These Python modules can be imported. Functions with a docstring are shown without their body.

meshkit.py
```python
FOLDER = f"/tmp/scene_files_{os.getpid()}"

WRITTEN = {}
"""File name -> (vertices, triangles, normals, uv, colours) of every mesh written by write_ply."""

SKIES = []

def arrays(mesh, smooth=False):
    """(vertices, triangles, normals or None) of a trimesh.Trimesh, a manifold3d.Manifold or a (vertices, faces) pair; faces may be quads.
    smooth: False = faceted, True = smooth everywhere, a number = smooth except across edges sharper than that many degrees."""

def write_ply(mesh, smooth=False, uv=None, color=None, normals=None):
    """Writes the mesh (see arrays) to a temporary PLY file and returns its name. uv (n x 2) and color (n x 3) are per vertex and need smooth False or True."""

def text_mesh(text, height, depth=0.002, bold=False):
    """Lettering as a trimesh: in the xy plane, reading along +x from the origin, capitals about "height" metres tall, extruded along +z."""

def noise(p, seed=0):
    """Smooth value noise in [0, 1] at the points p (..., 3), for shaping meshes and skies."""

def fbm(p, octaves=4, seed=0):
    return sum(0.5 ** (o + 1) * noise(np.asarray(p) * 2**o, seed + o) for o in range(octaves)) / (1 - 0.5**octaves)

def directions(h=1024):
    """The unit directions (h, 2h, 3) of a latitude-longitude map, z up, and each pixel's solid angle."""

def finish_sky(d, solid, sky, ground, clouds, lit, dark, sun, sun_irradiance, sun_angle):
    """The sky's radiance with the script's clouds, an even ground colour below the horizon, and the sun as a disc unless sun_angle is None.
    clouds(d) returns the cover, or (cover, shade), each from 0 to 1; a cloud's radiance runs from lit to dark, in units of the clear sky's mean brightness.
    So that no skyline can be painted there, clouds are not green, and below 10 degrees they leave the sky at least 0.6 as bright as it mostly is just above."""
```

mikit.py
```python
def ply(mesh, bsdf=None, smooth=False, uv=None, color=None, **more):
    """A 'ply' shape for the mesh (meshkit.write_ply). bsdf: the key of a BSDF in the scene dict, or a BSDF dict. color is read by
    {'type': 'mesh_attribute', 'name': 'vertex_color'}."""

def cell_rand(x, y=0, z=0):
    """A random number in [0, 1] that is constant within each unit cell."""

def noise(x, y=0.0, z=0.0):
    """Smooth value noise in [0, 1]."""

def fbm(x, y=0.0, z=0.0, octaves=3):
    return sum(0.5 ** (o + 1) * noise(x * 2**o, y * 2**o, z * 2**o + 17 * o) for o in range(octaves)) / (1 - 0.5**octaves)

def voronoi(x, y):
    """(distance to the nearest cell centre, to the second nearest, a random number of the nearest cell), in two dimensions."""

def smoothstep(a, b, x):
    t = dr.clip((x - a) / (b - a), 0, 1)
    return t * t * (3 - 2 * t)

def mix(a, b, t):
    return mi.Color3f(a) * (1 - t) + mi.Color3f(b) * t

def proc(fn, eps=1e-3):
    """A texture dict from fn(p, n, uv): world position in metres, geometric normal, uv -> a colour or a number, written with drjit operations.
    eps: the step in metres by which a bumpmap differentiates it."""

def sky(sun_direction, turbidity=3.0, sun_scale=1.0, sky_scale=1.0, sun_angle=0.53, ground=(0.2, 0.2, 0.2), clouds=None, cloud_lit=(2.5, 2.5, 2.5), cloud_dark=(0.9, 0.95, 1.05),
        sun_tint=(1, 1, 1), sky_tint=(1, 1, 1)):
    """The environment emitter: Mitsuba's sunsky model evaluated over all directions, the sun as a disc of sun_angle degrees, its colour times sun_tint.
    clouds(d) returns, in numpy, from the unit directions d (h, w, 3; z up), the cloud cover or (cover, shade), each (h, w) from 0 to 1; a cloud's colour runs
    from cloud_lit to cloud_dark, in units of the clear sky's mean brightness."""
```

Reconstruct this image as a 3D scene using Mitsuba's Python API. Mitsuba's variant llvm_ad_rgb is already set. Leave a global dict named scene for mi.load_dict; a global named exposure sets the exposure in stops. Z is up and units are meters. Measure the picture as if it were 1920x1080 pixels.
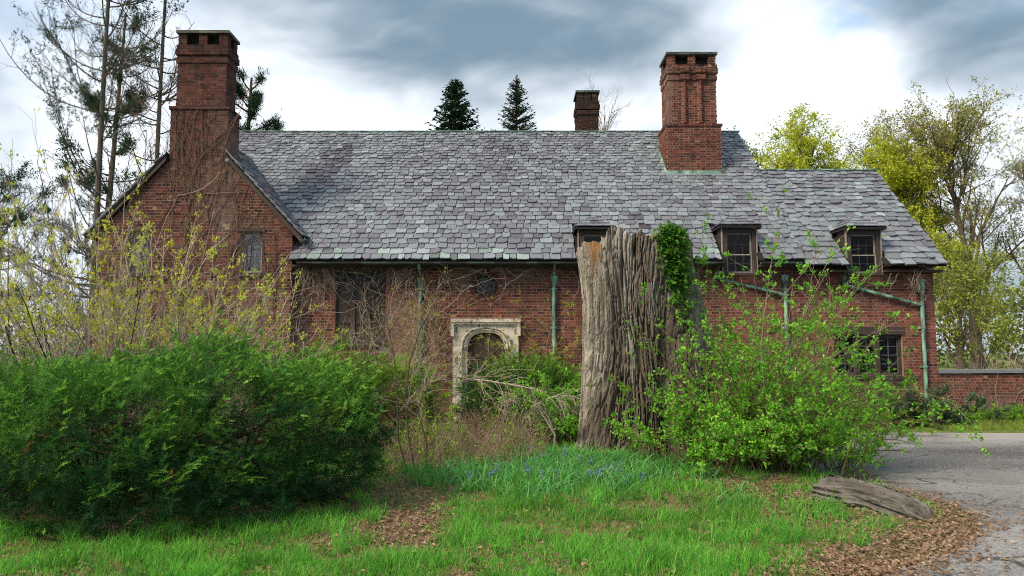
import math
import numpy as np, trimesh, shapely, shapely.geometry as sg, shapely.affinity as sa
import drjit as dr, mitsuba as mi
import mikit, meshkit
from mikit import proc, noise, fbm, voronoi, smoothstep, mix, cell_rand

T = mi.ScalarTransform4f
A = np.array
# ------------------------------------------------------------------ camera, sky, exposure
scene, labels = {}, {}
PITCH = math.radians(5.0)
scene['camera'] = {'type': 'perspective', 'fov': 2 * math.degrees(math.atan(960 / 1400)), 'fov_axis': 'x', 'near_clip': 0.05, 'far_clip': 3000.0,
                   'to_world': T().look_at(origin=[0, 0, 1.6], target=[0, math.cos(PITCH), 1.6 + math.sin(PITCH)], up=[0, 0, 1])}
exposure = 3.02
def lump(az, el, a0, e0, wa, we, rot=0.0):
    c, s = math.cos(rot), math.sin(rot)
    x, y = (az - a0) * c + (el - e0) * s, -(az - a0) * s + (el - e0) * c
    return np.exp(-(x / wa) ** 2 - (y / we) ** 2)
def clouds(d):
    az, el = np.degrees(np.arctan2(d[..., 0], d[..., 1])), np.degrees(np.arcsin(d[..., 2]))
    p = np.stack([d[..., 0] * 2.2, d[..., 1] * 2.2, d[..., 2] * 4.2], -1)
    w = meshkit.fbm(p * 1.2 + 5, 4, 8)[..., None] - 0.5
    n = meshkit.fbm(p * 0.9 + w * 1.2 + 3, 7, 3)
    n2 = meshkit.fbm(p * 2.3 + w * 2.0 + 9, 6, 4)
    n3 = meshkit.fbm(p * 6.0 + w * 3.0 + 2, 5, 6)
    shade = 0.70 + 0.9 * (n - 0.5) + 1.05 * (n2 - 0.5) + 0.55 * (n3 - 0.5)
    shade = shade + 0.42 * lump(az, el, 1, 25, 19, 5, 0.05) + 0.60 * lump(az, el, 31, 20.5, 8, 3.6, -0.2) - 0.85 * lump(az, el, 22.5, 20, 5.0, 6.5, 0.5) - 0.40 * lump(az, el, -13, 17.5, 11, 3.2, -0.40)
    shade = shade - 0.35 * lump(az, el, -31, 14, 9, 7) - 0.35 * lump(az, el, 24, 12.5, 14, 3.5)
    shade = smoothstep_np(0.10, 1.08, shade)
    cover = np.clip(0.97 - 0.6 * np.clip((0.47 - n2) * 4, 0, 1) * np.clip((n - 0.4) * 3, 0, 1) - 0.35 * lump(az, el, -33, 24, 6, 5) - 0.75 * lump(az, el, 25.2, 23.2, 2.2, 1.6, .6) * np.clip((n3 - .35) * 5, 0, 1), 0, 1)
    return cover, np.clip(shade, 0, 1)
def smoothstep_np(a, b, x):
    t = np.clip((x - a) / (b - a), 0, 1); return t * t * (3 - 2 * t)
SUN = A([-0.70, -0.52, 0.78])
scene['sky'] = mikit.sky(SUN.tolist(), turbidity=3, sun_scale=0.42, sky_scale=1.0, sun_angle=20, clouds=clouds, cloud_lit=(1.75, 1.85, 1.95), cloud_dark=(0.33, 0.48, 0.61), ground=(0.12, 0.14, 0.08))

# ------------------------------------------------------------------ materials
VC = {'type': 'mesh_attribute', 'name': 'vertex_color'}
def pr(base, rough, **k):
    return {'type': 'twosided', 'bsdf': {'type': 'principled', 'base_color': base, 'roughness': rough, **k}}
def rgb(*c): return {'type': 'rgb', 'value': list(c)}
def bumped(b, fn, scale, eps=2e-3):
    return {'type': 'twosided', 'bsdf': {'type': 'bumpmap', 'arbitrary': proc(fn, eps), 'scale': scale, 'bsdf': b}}
def leafy(trans, rough=0.5, spec=0.3):
    return {'type': 'principledthin', 'base_color': VC, 'roughness': rough, 'diff_trans': trans, 'eta': 1.35}
scene['m_matte'] = pr(VC, 0.9, specular=0.25)
scene['m_slate'] = pr(VC, 0.42, specular=0.6)
scene['m_leaf'] = leafy(0.85)
scene['m_needle'] = leafy(0.35)
scene['m_mortar'] = pr(proc(lambda p, n, uv: mix((0.19, 0.125, 0.095), (0.38, 0.285, 0.225), fbm(p.x * 6, p.y * 6, p.z * 6)) * (0.6 + 0.6 * fbm(p.x * .8, p.y, p.z * .8))), 0.95, specular=0.1)
scene['m_soot'] = pr(proc(lambda p, n, uv: mix((0.05, 0.036, 0.03), (0.13, 0.09, 0.07), fbm(p.x * 6, p.y * 6, p.z * 6))), 0.95, specular=0.1)
scene['m_wood'] = pr(proc(lambda p, n, uv: mix((0.02, 0.0135, 0.012), (0.066, 0.046, 0.038), fbm(p.x * 40, p.y * 40, p.z * 5)) * (0.6 + 0.8 * fbm(p.x * 3, p.y * 3, p.z * 3))), 0.75)
scene['m_door'] = pr(proc(lambda p, n, uv: mix((0.03, 0.018, 0.014), (0.095, 0.056, 0.042), fbm(p.x * 45, p.y * 45, p.z * 4)) * (0.6 + 0.8 * fbm(p.x * 4, p.y * 3, p.z * 2))), 0.75)
scene['m_grey_wood'] = pr(proc(lambda p, n, uv: mix((0.12, 0.115, 0.105), (0.33, 0.31, 0.28), fbm(p.x * 30, p.y * 30, p.z * 6))), 0.85)
scene['m_copper'] = pr(proc(lambda p, n, uv: mix(mix((0.05, 0.065, 0.055), (0.13, 0.27, 0.215), smoothstep(0.3, 0.6, fbm(p.x * 9, p.y * 9, p.z * 3))), (0.27, 0.50, 0.42), smoothstep(0.48, 0.68, fbm(p.x * 5 + 9, p.y * 5, p.z * 1.6)))), 0.6, specular=0.5)
scene['m_gutter'] = pr(proc(lambda p, n, uv: mix((0.03, 0.032, 0.03), (0.075, 0.11, 0.095), smoothstep(0.4, 0.7, fbm(p.x * 4, p.y * 9, p.z * 9)))), 0.65)
scene['m_stone'] = pr(proc(lambda p, n, uv: mix(mix((0.42, 0.38, 0.32), (0.72, 0.67, 0.59), fbm(p.x * 5, p.y * 5, p.z * 3, 4)), (0.17, 0.155, 0.135), smoothstep(0.56, 0.74, fbm(p.x * 11 + 4, p.y * 11, p.z * 7, 4)))), 0.9, specular=0.2)
scene['m_dark'] = pr(rgb(0.02, 0.02, 0.02), 0.9)
scene['m_lead'] = pr(rgb(0.16, 0.18, 0.21), 0.5)
scene['m_came'] = pr(rgb(0.07, 0.075, 0.085), 0.6)
scene['m_bark'] = bumped({'type': 'principled', 'base_color': VC, 'roughness': 0.95, 'specular': 0.15}, lambda p, n, uv: fbm(p.x * 75, p.y * 75, p.z * 22, 3), 0.016, 3e-3)
scene['m_deck'] = pr(rgb(0.025, 0.025, 0.03), 0.95, specular=0.1)
scene['m_glass'] = {'type': 'thindielectric', 'int_ior': 1.5, 'specular_reflectance': {'type': 'rgb', 'value': 0.2}, 'specular_transmittance': {'type': 'rgb', 'value': 0.6}}
scene['m_glass_clean'] = {'type': 'thindielectric', 'int_ior': 1.7}
def asphalt(p, n, uv):
    s = fbm(p.x * 45, p.y * 45, 0.0, 3)
    b = fbm(p.x * 0.55, p.y * 1.1, 3.0, 4)
    c = mix((0.095, 0.099, 0.108), (0.205, 0.21, 0.22), smoothstep(0.25, 0.75, s * 0.55 + b * 0.45))
    c = c * (0.75 + 0.5 * smoothstep(0.35, 0.6, fbm(p.x * .3 + 4, p.y * .8, 1.0)))
    w = fbm(p.x * 1.3, p.y * 1.3, 7.0, 3) - 0.5
    f1, f2, k = voronoi(p.x * 0.42 + w * 0.9, p.y * 0.75 + w * 0.9)
    crack = 1 - smoothstep(0.0, 0.035, f2 - f1)
    pt = smoothstep(0.56, 0.60, fbm(p.x * 0.5 + 11, p.y * 0.8 + 3, 0.0, 2)); c = c * (1 - 0.28 * pt)
    c = mix(c, (0.045, 0.042, 0.04), crack * smoothstep(0.2, 0.35, noise(p.x * .7, p.y * .7, 2.0)))
    grit = smoothstep(0.62, 0.8, noise(p.x * 60, p.y * 60, 5.0))
    c = mix(c, (0.33, 0.33, 0.33), grit * 0.4) * (0.7 + 0.6 * fbm(p.x * 0.35, p.y * 0.9 + 6, 4.0, 4))
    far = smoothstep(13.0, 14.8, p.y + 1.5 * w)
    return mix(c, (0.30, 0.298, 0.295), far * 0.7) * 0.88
scene['m_asphalt'] = bumped({'type': 'principled', 'base_color': proc(asphalt), 'roughness': 0.85, 'specular': 0.3}, lambda p, n, uv: noise(p.x * 50, p.y * 50, 1.0), 0.006, 4e-3)
def soil(p, n, uv):
    s = fbm(p.x * 14, p.y * 14, p.z, 4)
    c = mix((0.045, 0.032, 0.02), (0.17, 0.12, 0.075), s)
    g = smoothstep(0.42, 0.6, fbm(p.x * .9, p.y * .9, 2.0, 4))
    c = mix(c, mix((0.045, 0.075, 0.02), (0.10, 0.13, 0.04), s), g * 0.75)
    far = smoothstep(14.5, 15.5, p.y)
    return mix(c, mix((0.05, 0.09, 0.02), (0.11, 0.16, 0.04), s), far * 0.8)
scene['m_soil'] = bumped({'type': 'principled', 'base_color': proc(soil), 'roughness': 0.95, 'specular': 0.1}, lambda p, n, uv: fbm(p.x * 18, p.y * 18, 1.0), 0.03, 6e-3)

# ------------------------------------------------------------------ mesh helpers
def nrm(v): return v / np.maximum(np.linalg.norm(v, axis=-1, keepdims=True), 1e-9)
class MB:
    """collects vertices, triangles and vertex colours"""
    def __init__(s): s.v, s.f, s.c, s.n = [], [], [], 0
    def add(s, v, f, c=(0.5, 0.5, 0.5)):
        v = np.asarray(v, float).reshape(-1, 3); f = np.asarray(f, int)
        if f.shape[1] == 4: f = np.vstack([f[:, [0, 1, 2]], f[:, [0, 2, 3]]])
        c = np.broadcast_to(np.asarray(c, float), (len(v), 3))
        s.v.append(v); s.f.append(f + s.n); s.c.append(c); s.n += len(v)
    def tm(s, m, c=(0.5, 0.5, 0.5)): s.add(m.vertices, m.faces, c)
    def box(s, x0, x1, y0, y1, z0, z1, c=(0.5, 0.5, 0.5)):
        v = A([[x, y, z] for x in (x0, x1) for y in (y0, y1) for z in (z0, z1)], float)
        s.add(v, A([[0, 1, 3, 2], [4, 6, 7, 5], [0, 4, 5, 1], [2, 3, 7, 6], [0, 2, 6, 4], [1, 5, 7, 3]]), c)
    def build(s, key, m, color=True, smooth=False, kind=None, **k):
        v, f = np.vstack(s.v), np.vstack(s.f)
        put(key, (v, f), m, np.vstack(s.c) if color else None, smooth, kind, **k)
USED = {}
def num(key):
    n = USED.get(key, 0); USED[key] = n + 1
    return key if n == 0 else f'{key}_{n:03d}'
def put(key, mesh, m, color=None, smooth=False, kind=None, label=None):
    scene[key] = mikit.ply(mesh, m, smooth=smooth, **({} if color is None else {'color': np.clip(color, 0.002, 0.95)}))
    if kind or label: labels.setdefault(key, {}).update({k: v for k, v in (('kind', kind), ('label', label)) if v})
    return key
def tag(key, label, cat, group=None):
    labels[key] = {'label': label, 'category': cat, **({'group': group} if group else {})}
    return key
def extrude(poly, y0, y1):
    """a polygon drawn in x, z, given depth from y0 to y1"""
    ms = []
    for g in getattr(poly, 'geoms', [poly]):
        if g.area < 1e-6: continue
        m = trimesh.creation.extrude_polygon(g, y1 - y0, engine='earcut')
        v = m.vertices; m.vertices = np.stack([v[:, 0], y1 - v[:, 2], v[:, 1]], 1)
        ms.append(m)
    return trimesh.util.concatenate(ms)
def tubes(pts, r, sides=4):
    """pts (N,K,3), r (N,K) -> open tubes"""
    N, K, _ = pts.shape
    tan = nrm(np.gradient(pts, axis=1))
    ref = np.where(np.abs(tan[:, :1, 2:3]) > 0.9, A([1.0, 0, 0]), A([0, 0, 1.0]))
    a = nrm(np.cross(tan, np.broadcast_to(ref, tan.shape))); b = np.cross(tan, a)
    th = np.arange(sides) * 2 * np.pi / sides
    v = pts[:, :, None] + r[:, :, None, None] * (np.cos(th)[:, None] * a[:, :, None] + np.sin(th)[:, None] * b[:, :, None])
    i = np.arange(N * K * sides).reshape(N, K, sides)
    j = np.roll(i, -1, axis=2)
    f = np.stack([i[:, :-1], j[:, :-1], j[:, 1:], i[:, 1:]], -1).reshape(-1, 4)
    return v.reshape(-1, 3), f, K * sides
def grow(base, d, L, K, trop=(0, 0, 0), wob=0.1, rng=None):
    base, d = np.atleast_2d(base).astype(float), nrm(np.atleast_2d(d).astype(float))
    L = np.broadcast_to(np.asarray(L, float), (len(base),))
    trop = np.asarray(trop, float)
    out = [base]; st = (L / (K - 1))[:, None]
    for k in range(K - 1):
        d = nrm(d + trop / (K - 1) + wob * rng.normal(size=d.shape))
        out.append(out[-1] + d * st)
    return np.stack(out, 1)
def at(pts, i, t):
    K = pts.shape[1]; x = np.clip(t, 0, 0.9999) * (K - 1); k = x.astype(int); w = (x - k)[:, None]
    return pts[i, k] * (1 - w) + pts[i, k + 1] * w, nrm(pts[i, k + 1] - pts[i, k])
def spawn(pts, n, t0, t1, ang, rng, up=0.0):
    i = rng.integers(0, len(pts), n); t = rng.uniform(t0, t1, n)
    p, tan = at(pts, i, t)
    q = nrm(np.cross(tan, rng.normal(size=(n, 3))))
    a = np.radians(ang) * rng.uniform(0.6, 1.3, n)[:, None]
    d = nrm(tan * np.cos(a) + q * np.sin(a) + A([0, 0, up]))
    return p, d, i, t
def stems(mb, pts, r0, r1, col, sides=3, var=0.15, rng=None):
    N, K, _ = pts.shape
    r0, r1 = np.broadcast_to(r0, (N,)), np.broadcast_to(r1, (N,))
    t = np.linspace(0, 1, K)
    v, f, per = tubes(pts, r0[:, None] * (1 - t) + r1[:, None] * t, sides)
    c = np.asarray(col, float) * (1 + var * (rng or np.random.default_rng(1)).normal(size=(N, 1)))
    mb.add(v, f, np.repeat(np.broadcast_to(c, (N, 3)), per, axis=0))
def leaves(mb, p, d, up, L, W, col, fold=0.25, droop=0.0):
    """pointed leaves of two triangles each, p the leaf bases, d their directions"""
    N = len(p); d = nrm(d); s = nrm(np.cross(d, up)); n = np.cross(s, d)
    L, W = np.broadcast_to(L, (N,))[:, None], np.broadcast_to(W, (N,))[:, None]
    mid = p + d * L * 0.45
    v = np.stack([p, mid + s * W * 0.5 + n * W * fold, p + d * L - n * L * droop, mid - s * W * 0.5 + n * W * fold], 1)
    i = np.arange(N)[:, None] * 4
    mb.add(v.reshape(-1, 3), np.vstack([i + [0, 1, 2], i + [0, 2, 3]]), np.repeat(col, 4, axis=0))
def sprigs(mb, p, d, up, L, col, pairs=8, nl=0.024, nw=0.0065, rng=None):
    """flat sprays: needles in two rows along a stem"""
    N = len(p); d = nrm(d); s = nrm(np.cross(d, up)); n = np.cross(s, d)
    L = np.broadcast_to(L, (N,))[:, None, None]
    t = (np.arange(pairs) + 0.5) / pairs
    t = np.concatenate([t, t])[None, :, None]; sg_ = np.repeat([1, -1], pairs)[None, :, None]
    b = p[:, None] + d[:, None] * L * t - n[:, None] * L * 0.22 * t ** 2
    ndir = nrm(s[:, None] * sg_ * (1 - 0.35 * t) + d[:, None] * (0.45 + 0.5 * t) + n[:, None] * (0.25 + 0.25 * rng.normal(size=(N, 2 * pairs, 1))))
    ln = nl * (1.15 - 0.5 * t) * rng.uniform(0.8, 1.2, (N, 1, 1))
    w = d[:, None] * nw * 0.5
    v = np.stack(np.broadcast_arrays(b - w, b + w, b + ndir * ln), 2)
    M = N * 2 * pairs
    c = np.repeat(col, 6 * pairs, axis=0) * (1 + 0.12 * rng.normal(size=(M * 3, 1)))
    mb.add(v.reshape(-1, 3), np.arange(M * 3).reshape(-1, 3), c)
def pal(rng, n, *cols, var=0.15):
    """n colours mixed at random between the given ones"""
    cols = A(cols, float); w = rng.dirichlet(np.full(len(cols), 0.6), n)
    return np.clip((w @ cols) * (1 + var * rng.normal(size=(n, 1))), 0.003, 0.9)

# ------------------------------------------------------------------ the ground, the drive
ROAD = sg.Polygon([(2.3, 5.0), (2.75, 5.6), (3.5, 6.15), (4.1, 6.7), (4.55, 7.5), (4.65, 8.1), (4.55, 8.8), (4.3, 9.7), (3.9, 10.7), (3.1, 11.8), (2.2, 12.7), (1.9, 13.9), (2.6, 15.1), (6.5, 15.35), (10, 15.2), (16, 15.4), (60, 16), (60, -30), (1.0, -30), (1.6, -5)])
ROAD = ROAD.buffer(0.25).buffer(-0.25)
shapely.prepare(ROAD)
def road_dist(x, y): return shapely.distance(ROAD, shapely.points(x, y))
def gz(x, y):
    x, y = np.asarray(x, float), np.asarray(y, float)
    m = np.clip(road_dist(x, y) / 0.8, 0, 1); m = m * m * (3 - 2 * m)
    p = np.stack([x * 0.7, y * 0.7, x * 0], -1)
    near = np.clip((17.5 - y) / 2, 0, 1)
    h = 0.10 * (meshkit.fbm(p, 3, 2) - 0.4) + 0.16 * np.exp(-((x - 1.2) / 2.4) ** 2 - ((y - 10.6) / 2.0) ** 2)
    return m * h * near
xs = np.concatenate([-np.geomspace(900, 12, 24), np.linspace(-11, 14, 140), np.geomspace(15, 900, 24)])
ys = np.concatenate([-np.geomspace(900, 5, 18), np.linspace(-4, 4, 12), np.linspace(4.4, 20, 110), np.geomspace(21, 1500, 28)])
gx, gy = np.meshgrid(xs, ys)
i = np.arange(gx.size).reshape(gx.shape)
put('ground', (np.stack([gx, gy, gz(gx.ravel(), gy.ravel()).reshape(gx.shape)], -1).reshape(-1, 3), np.stack([i[:-1, :-1], i[:-1, 1:], i[1:, 1:], i[1:, :-1]], -1).reshape(-1, 4)), 'm_soil', smooth=True, kind='structure')
rm = trimesh.creation.triangulate_polygon(ROAD, engine='earcut')
put('drive', (np.c_[rm[0], np.full(len(rm[0]), 0.004)], rm[1]), 'm_asphalt', kind='structure')

# ------------------------------------------------------------------ brickwork
BRICK_PALETTE = A([[0.150, 0.052, 0.040], [0.118, 0.045, 0.036], [0.185, 0.068, 0.049], [0.082, 0.036, 0.033], [0.132, 0.064, 0.053], [0.055, 0.031, 0.031]]) * A([1.12, 1.04, 1.04])
def lay(poly, O, U, N, rng, weights=(4, 4, 2, 2, 2, 0.7), tone=1.0, course=0.071, Lb=0.190, gap=0.013, soot=None):
    """Flemish-bond bricks over a polygon in (u, z): a list of (vertices, quads, colour)"""
    O, U, N = A(O, float), A(U, float), A(N, float)
    Z = A([0, 0, 1.0])
    x0, z0, x1, z1 = poly.bounds
    shapely.prepare(poly)
    w = A(weights, float) / sum(weights)
    Hd = 0.091
    per = Lb + Hd + 2 * gap
    out = []
    k0 = math.floor(z0 / course)
    for k in range(k0, math.ceil(z1 / course)):
        zb = k * course
        u = math.floor(x0 / per) * per - (per / 2 if k % 2 else 0)
        cells = []
        while u < x1:
            cells += [(u, u + Lb), (u + Lb + gap, u + Lb + gap + Hd)]
            u += per
        bx = [sg.box(a + rng.normal() * .002, zb + gap * .5, b + rng.normal() * .002, zb + course - gap * .5) for a, b in cells]
        full = shapely.contains_properly(poly, bx)
        for q, ok in zip(bx, full):
            if not ok:
                if not poly.intersects(q): continue
                q2 = poly.intersection(q)
                if q2.geom_type != 'Polygon' or q2.area < 0.0012: continue
                q = q2
            c = A(q.exterior.coords)[:-1]
            if not q.exterior.is_ccw: c = c[::-1]
            n = len(c)
            pd = 0.0045 + rng.normal() * 0.0018
            tilt = rng.normal(size=2) * 0.012
            dep = pd + (c - c.mean(0)) @ tilt
            fr = O + c[:, :1] * U + c[:, 1:] * Z + dep[:, None] * N
            bk = O + c[:, :1] * U + c[:, 1:] * Z - 0.012 * N
            v = np.vstack([fr, bk])
            tri = [[0, j, j + 1] for j in range(1, n - 1)]
            for j in range(n):
                jn = (j + 1) % n
                tri += [[j, n + j, n + jn], [j, n + jn, jn]]
            col = BRICK_PALETTE[rng.choice(6, p=w)] * (1 + 0.16 * rng.normal())
            ctr = O + c.mean(0)[0] * U + c.mean(0)[1] * Z
            st = meshkit.fbm(ctr[None] * A([.7, .7, .45]) + 9, 4, 16)[0]
            col = col * tone * (0.62 + 0.76 * meshkit.fbm(ctr[None] * 0.9, 3, 6)[0])
            if st > .58: col = col * (1 - min((st - .58) * 3, .35)) + A([.26, .21, .18]) * min((st - .58) * 3, .35)
            if callable(soot): col = col * soot(ctr, rng)
            out.append((v, A(tri), np.clip(col, 0.012, 0.6), ctr))
    return out
def lay_box(b, x0, x1, y0, y1, z0, z1, rng, faces='FLRB', **k):
    """bricks over the outer faces of a box"""
    r = lambda a, c: sg.box(a, z0, c, z1)
    if 'F' in faces: b += lay(r(x0, x1), (0, y0, 0), (1, 0, 0), (0, -1, 0), rng, **k)
    if 'B' in faces: b += lay(r(-x1, -x0), (0, y1, 0), (-1, 0, 0), (0, 1, 0), rng, **k)
    if 'R' in faces: b += lay(r(y0, y1), (x1, 0, 0), (0, 1, 0), (1, 0, 0), rng, **k)
    if 'L' in faces: b += lay(r(-y1, -y0), (x0, 0, 0), (0, -1, 0), (-1, 0, 0), rng, **k)
def set_bricks(holder, bl, chosen=lambda c: False, most=0):
    """the chosen bricks as parts of their own, all others as one part"""
    rest, n = MB(), 0
    for v, f, c, ctr in bl:
        if n < most and chosen(ctr):
            put(num(holder + '__brick'), (v, f), 'm_matte', np.broadcast_to(c, (len(v), 3))); n += 1
        else: rest.add(v, f, c)
    if rest.v: rest.build(holder + '__brickwork', 'm_matte', kind='stuff')
    return n

rng = np.random.default_rng(11)
H = 'brick_house'
tag(H, 'long neglected red brick house with steep grey slate roof and tall chimneys', 'house')
WY, GY = 18.40, 18.05                       # front faces of the main wall and of the gable
EY, EZ, SL = 17.90, 3.85, 0.93              # eave line and slope of the main roof
RY, RZ = 22.9, EZ + (22.9 - EY) * SL
# door arch
def arch(x0, x1, zs, zt, n=14):
    """four-centred-looking arch head"""
    c, w = (x0 + x1) / 2, (x1 - x0) / 2
    a = np.linspace(0, np.pi, 2 * n + 1)
    return [(c + w * np.sign(np.cos(t)) * abs(np.cos(t)) ** 0.75, zs + (zt - zs) * np.sin(t) ** 0.85) for t in a]
def arched(x0, x1, z0, zs, zt): return sg.Polygon([(x1, z0)] + arch(x0, x1, zs, zt) + [(x0, z0)]).buffer(0)
DOOR = arched(-1.10, -0.17, -0.2, 1.70, 2.12)
SURR = sg.box(-1.45, -0.2, 0.16, 2.42)
ROUNDW = sg.Point(-0.65, 3.26).buffer(0.285, 24)
WIN1 = sg.box(-4.36, 1.83, -3.12, 3.66)
WIN2 = sg.box(7.92, 1.05, 9.60, 2.25)
DORM = [(1.64, 2.42), (5.16, 5.98), (8.20, 9.02)]
main = sg.box(-5.40, -0.3, 10.43, 3.72)
for a, b in DORM: main = main.difference(sg.box(a - .02, 3.50, b + .02, 5))
main = main.difference(shapely.unary_union([SURR, ROUNDW, WIN1, WIN2]))
put(H + '__wall', extrude(main, WY, WY + 0.32), 'm_mortar')
bl = lay(main, (0, WY, 0), (1, 0, 0), (0, -1, 0), rng)
# right end wall below and in its gable
endp = sg.Polygon([(WY, -0.3), (24.8, -0.3), (24.8, 3.4), (21.3, 6.72), (18.1, 3.72), (WY, 3.72)])
wm = extrude(endp, 0, 0.3); vv = wm.vertices.copy(); wm.vertices = np.stack([10.43 - vv[:, 1], vv[:, 0], vv[:, 2]], 1)
put(H + '__wall_001', wm, 'm_mortar')
set_bricks(H + '__wall_001', lay(endp, (10.43, 0, 0), (0, 1, 0), (1, 0, 0), rng))
def in_view(c):
    x, z = c[0], c[2]
    return (8.85 < x < 10.4 and 2.35 < z < 3.35) or (-0.25 < x < 0.85 and 2.55 < z < 3.3)
set_bricks(H + '__wall', bl, in_view, 230)
# gable wall
GX, GH = -7.74, 2.37
gpoly = sg.Polygon([(GX - GH, -0.3), (GX + GH, -0.3), (GX + GH, 4.52), (GX + .71, 6.32), (GX + .71, 6.45), (GX - .71, 6.45), (GX - .71, 6.32), (GX - GH, 4.52)])
GW = [sg.box(-6.62, 3.55, -6.09, 4.64), sg.box(-9.36, 3.55, -8.83, 4.64)]
gw2 = [sg.box(-7.9 - .75, 0.9, -7.9 + 1.0, 2.3)]
gpoly = gpoly.difference(shapely.unary_union(GW))
put(H + '__wall_002', extrude(gpoly, GY, GY + 0.3), 'm_mortar')
GWT = (2.5, 4, 1, 3, 4, 2)
bl = lay(gpoly, (0, GY, 0), (1, 0, 0), (0, -1, 0), rng, GWT, 0.74)
set_bricks(H + '__wall_002', bl, lambda c: -6.9 < c[0] < -5.4 and 4.05 < c[2] < 5.1, 70)
b = MB(); b.box(GX + GH - .28, GX + GH, GY + .301, 21.5, -0.3, 4.6); b.box(GX - GH, GX - GH + .28, GY + .301, 23, -0.3, 4.6)
b.build(H + '__wall_003', 'm_mortar', color=False)
bl = []
lay_box(bl, GX - GH, GX + GH, GY, WY + 0.6, -0.3, 4.5, rng, 'LR', tone=0.9)
set_bricks(H + '__wall_003', bl)
b = MB(); b.box(-10.1, 10.4, 27.4, 27.7, -0.3, 4.3); b.box(-10.1, -9.8, 23.01, 27.4, -.3, 3.6)
b.build(H + '__wall_004', 'm_mortar', color=False)

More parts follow.
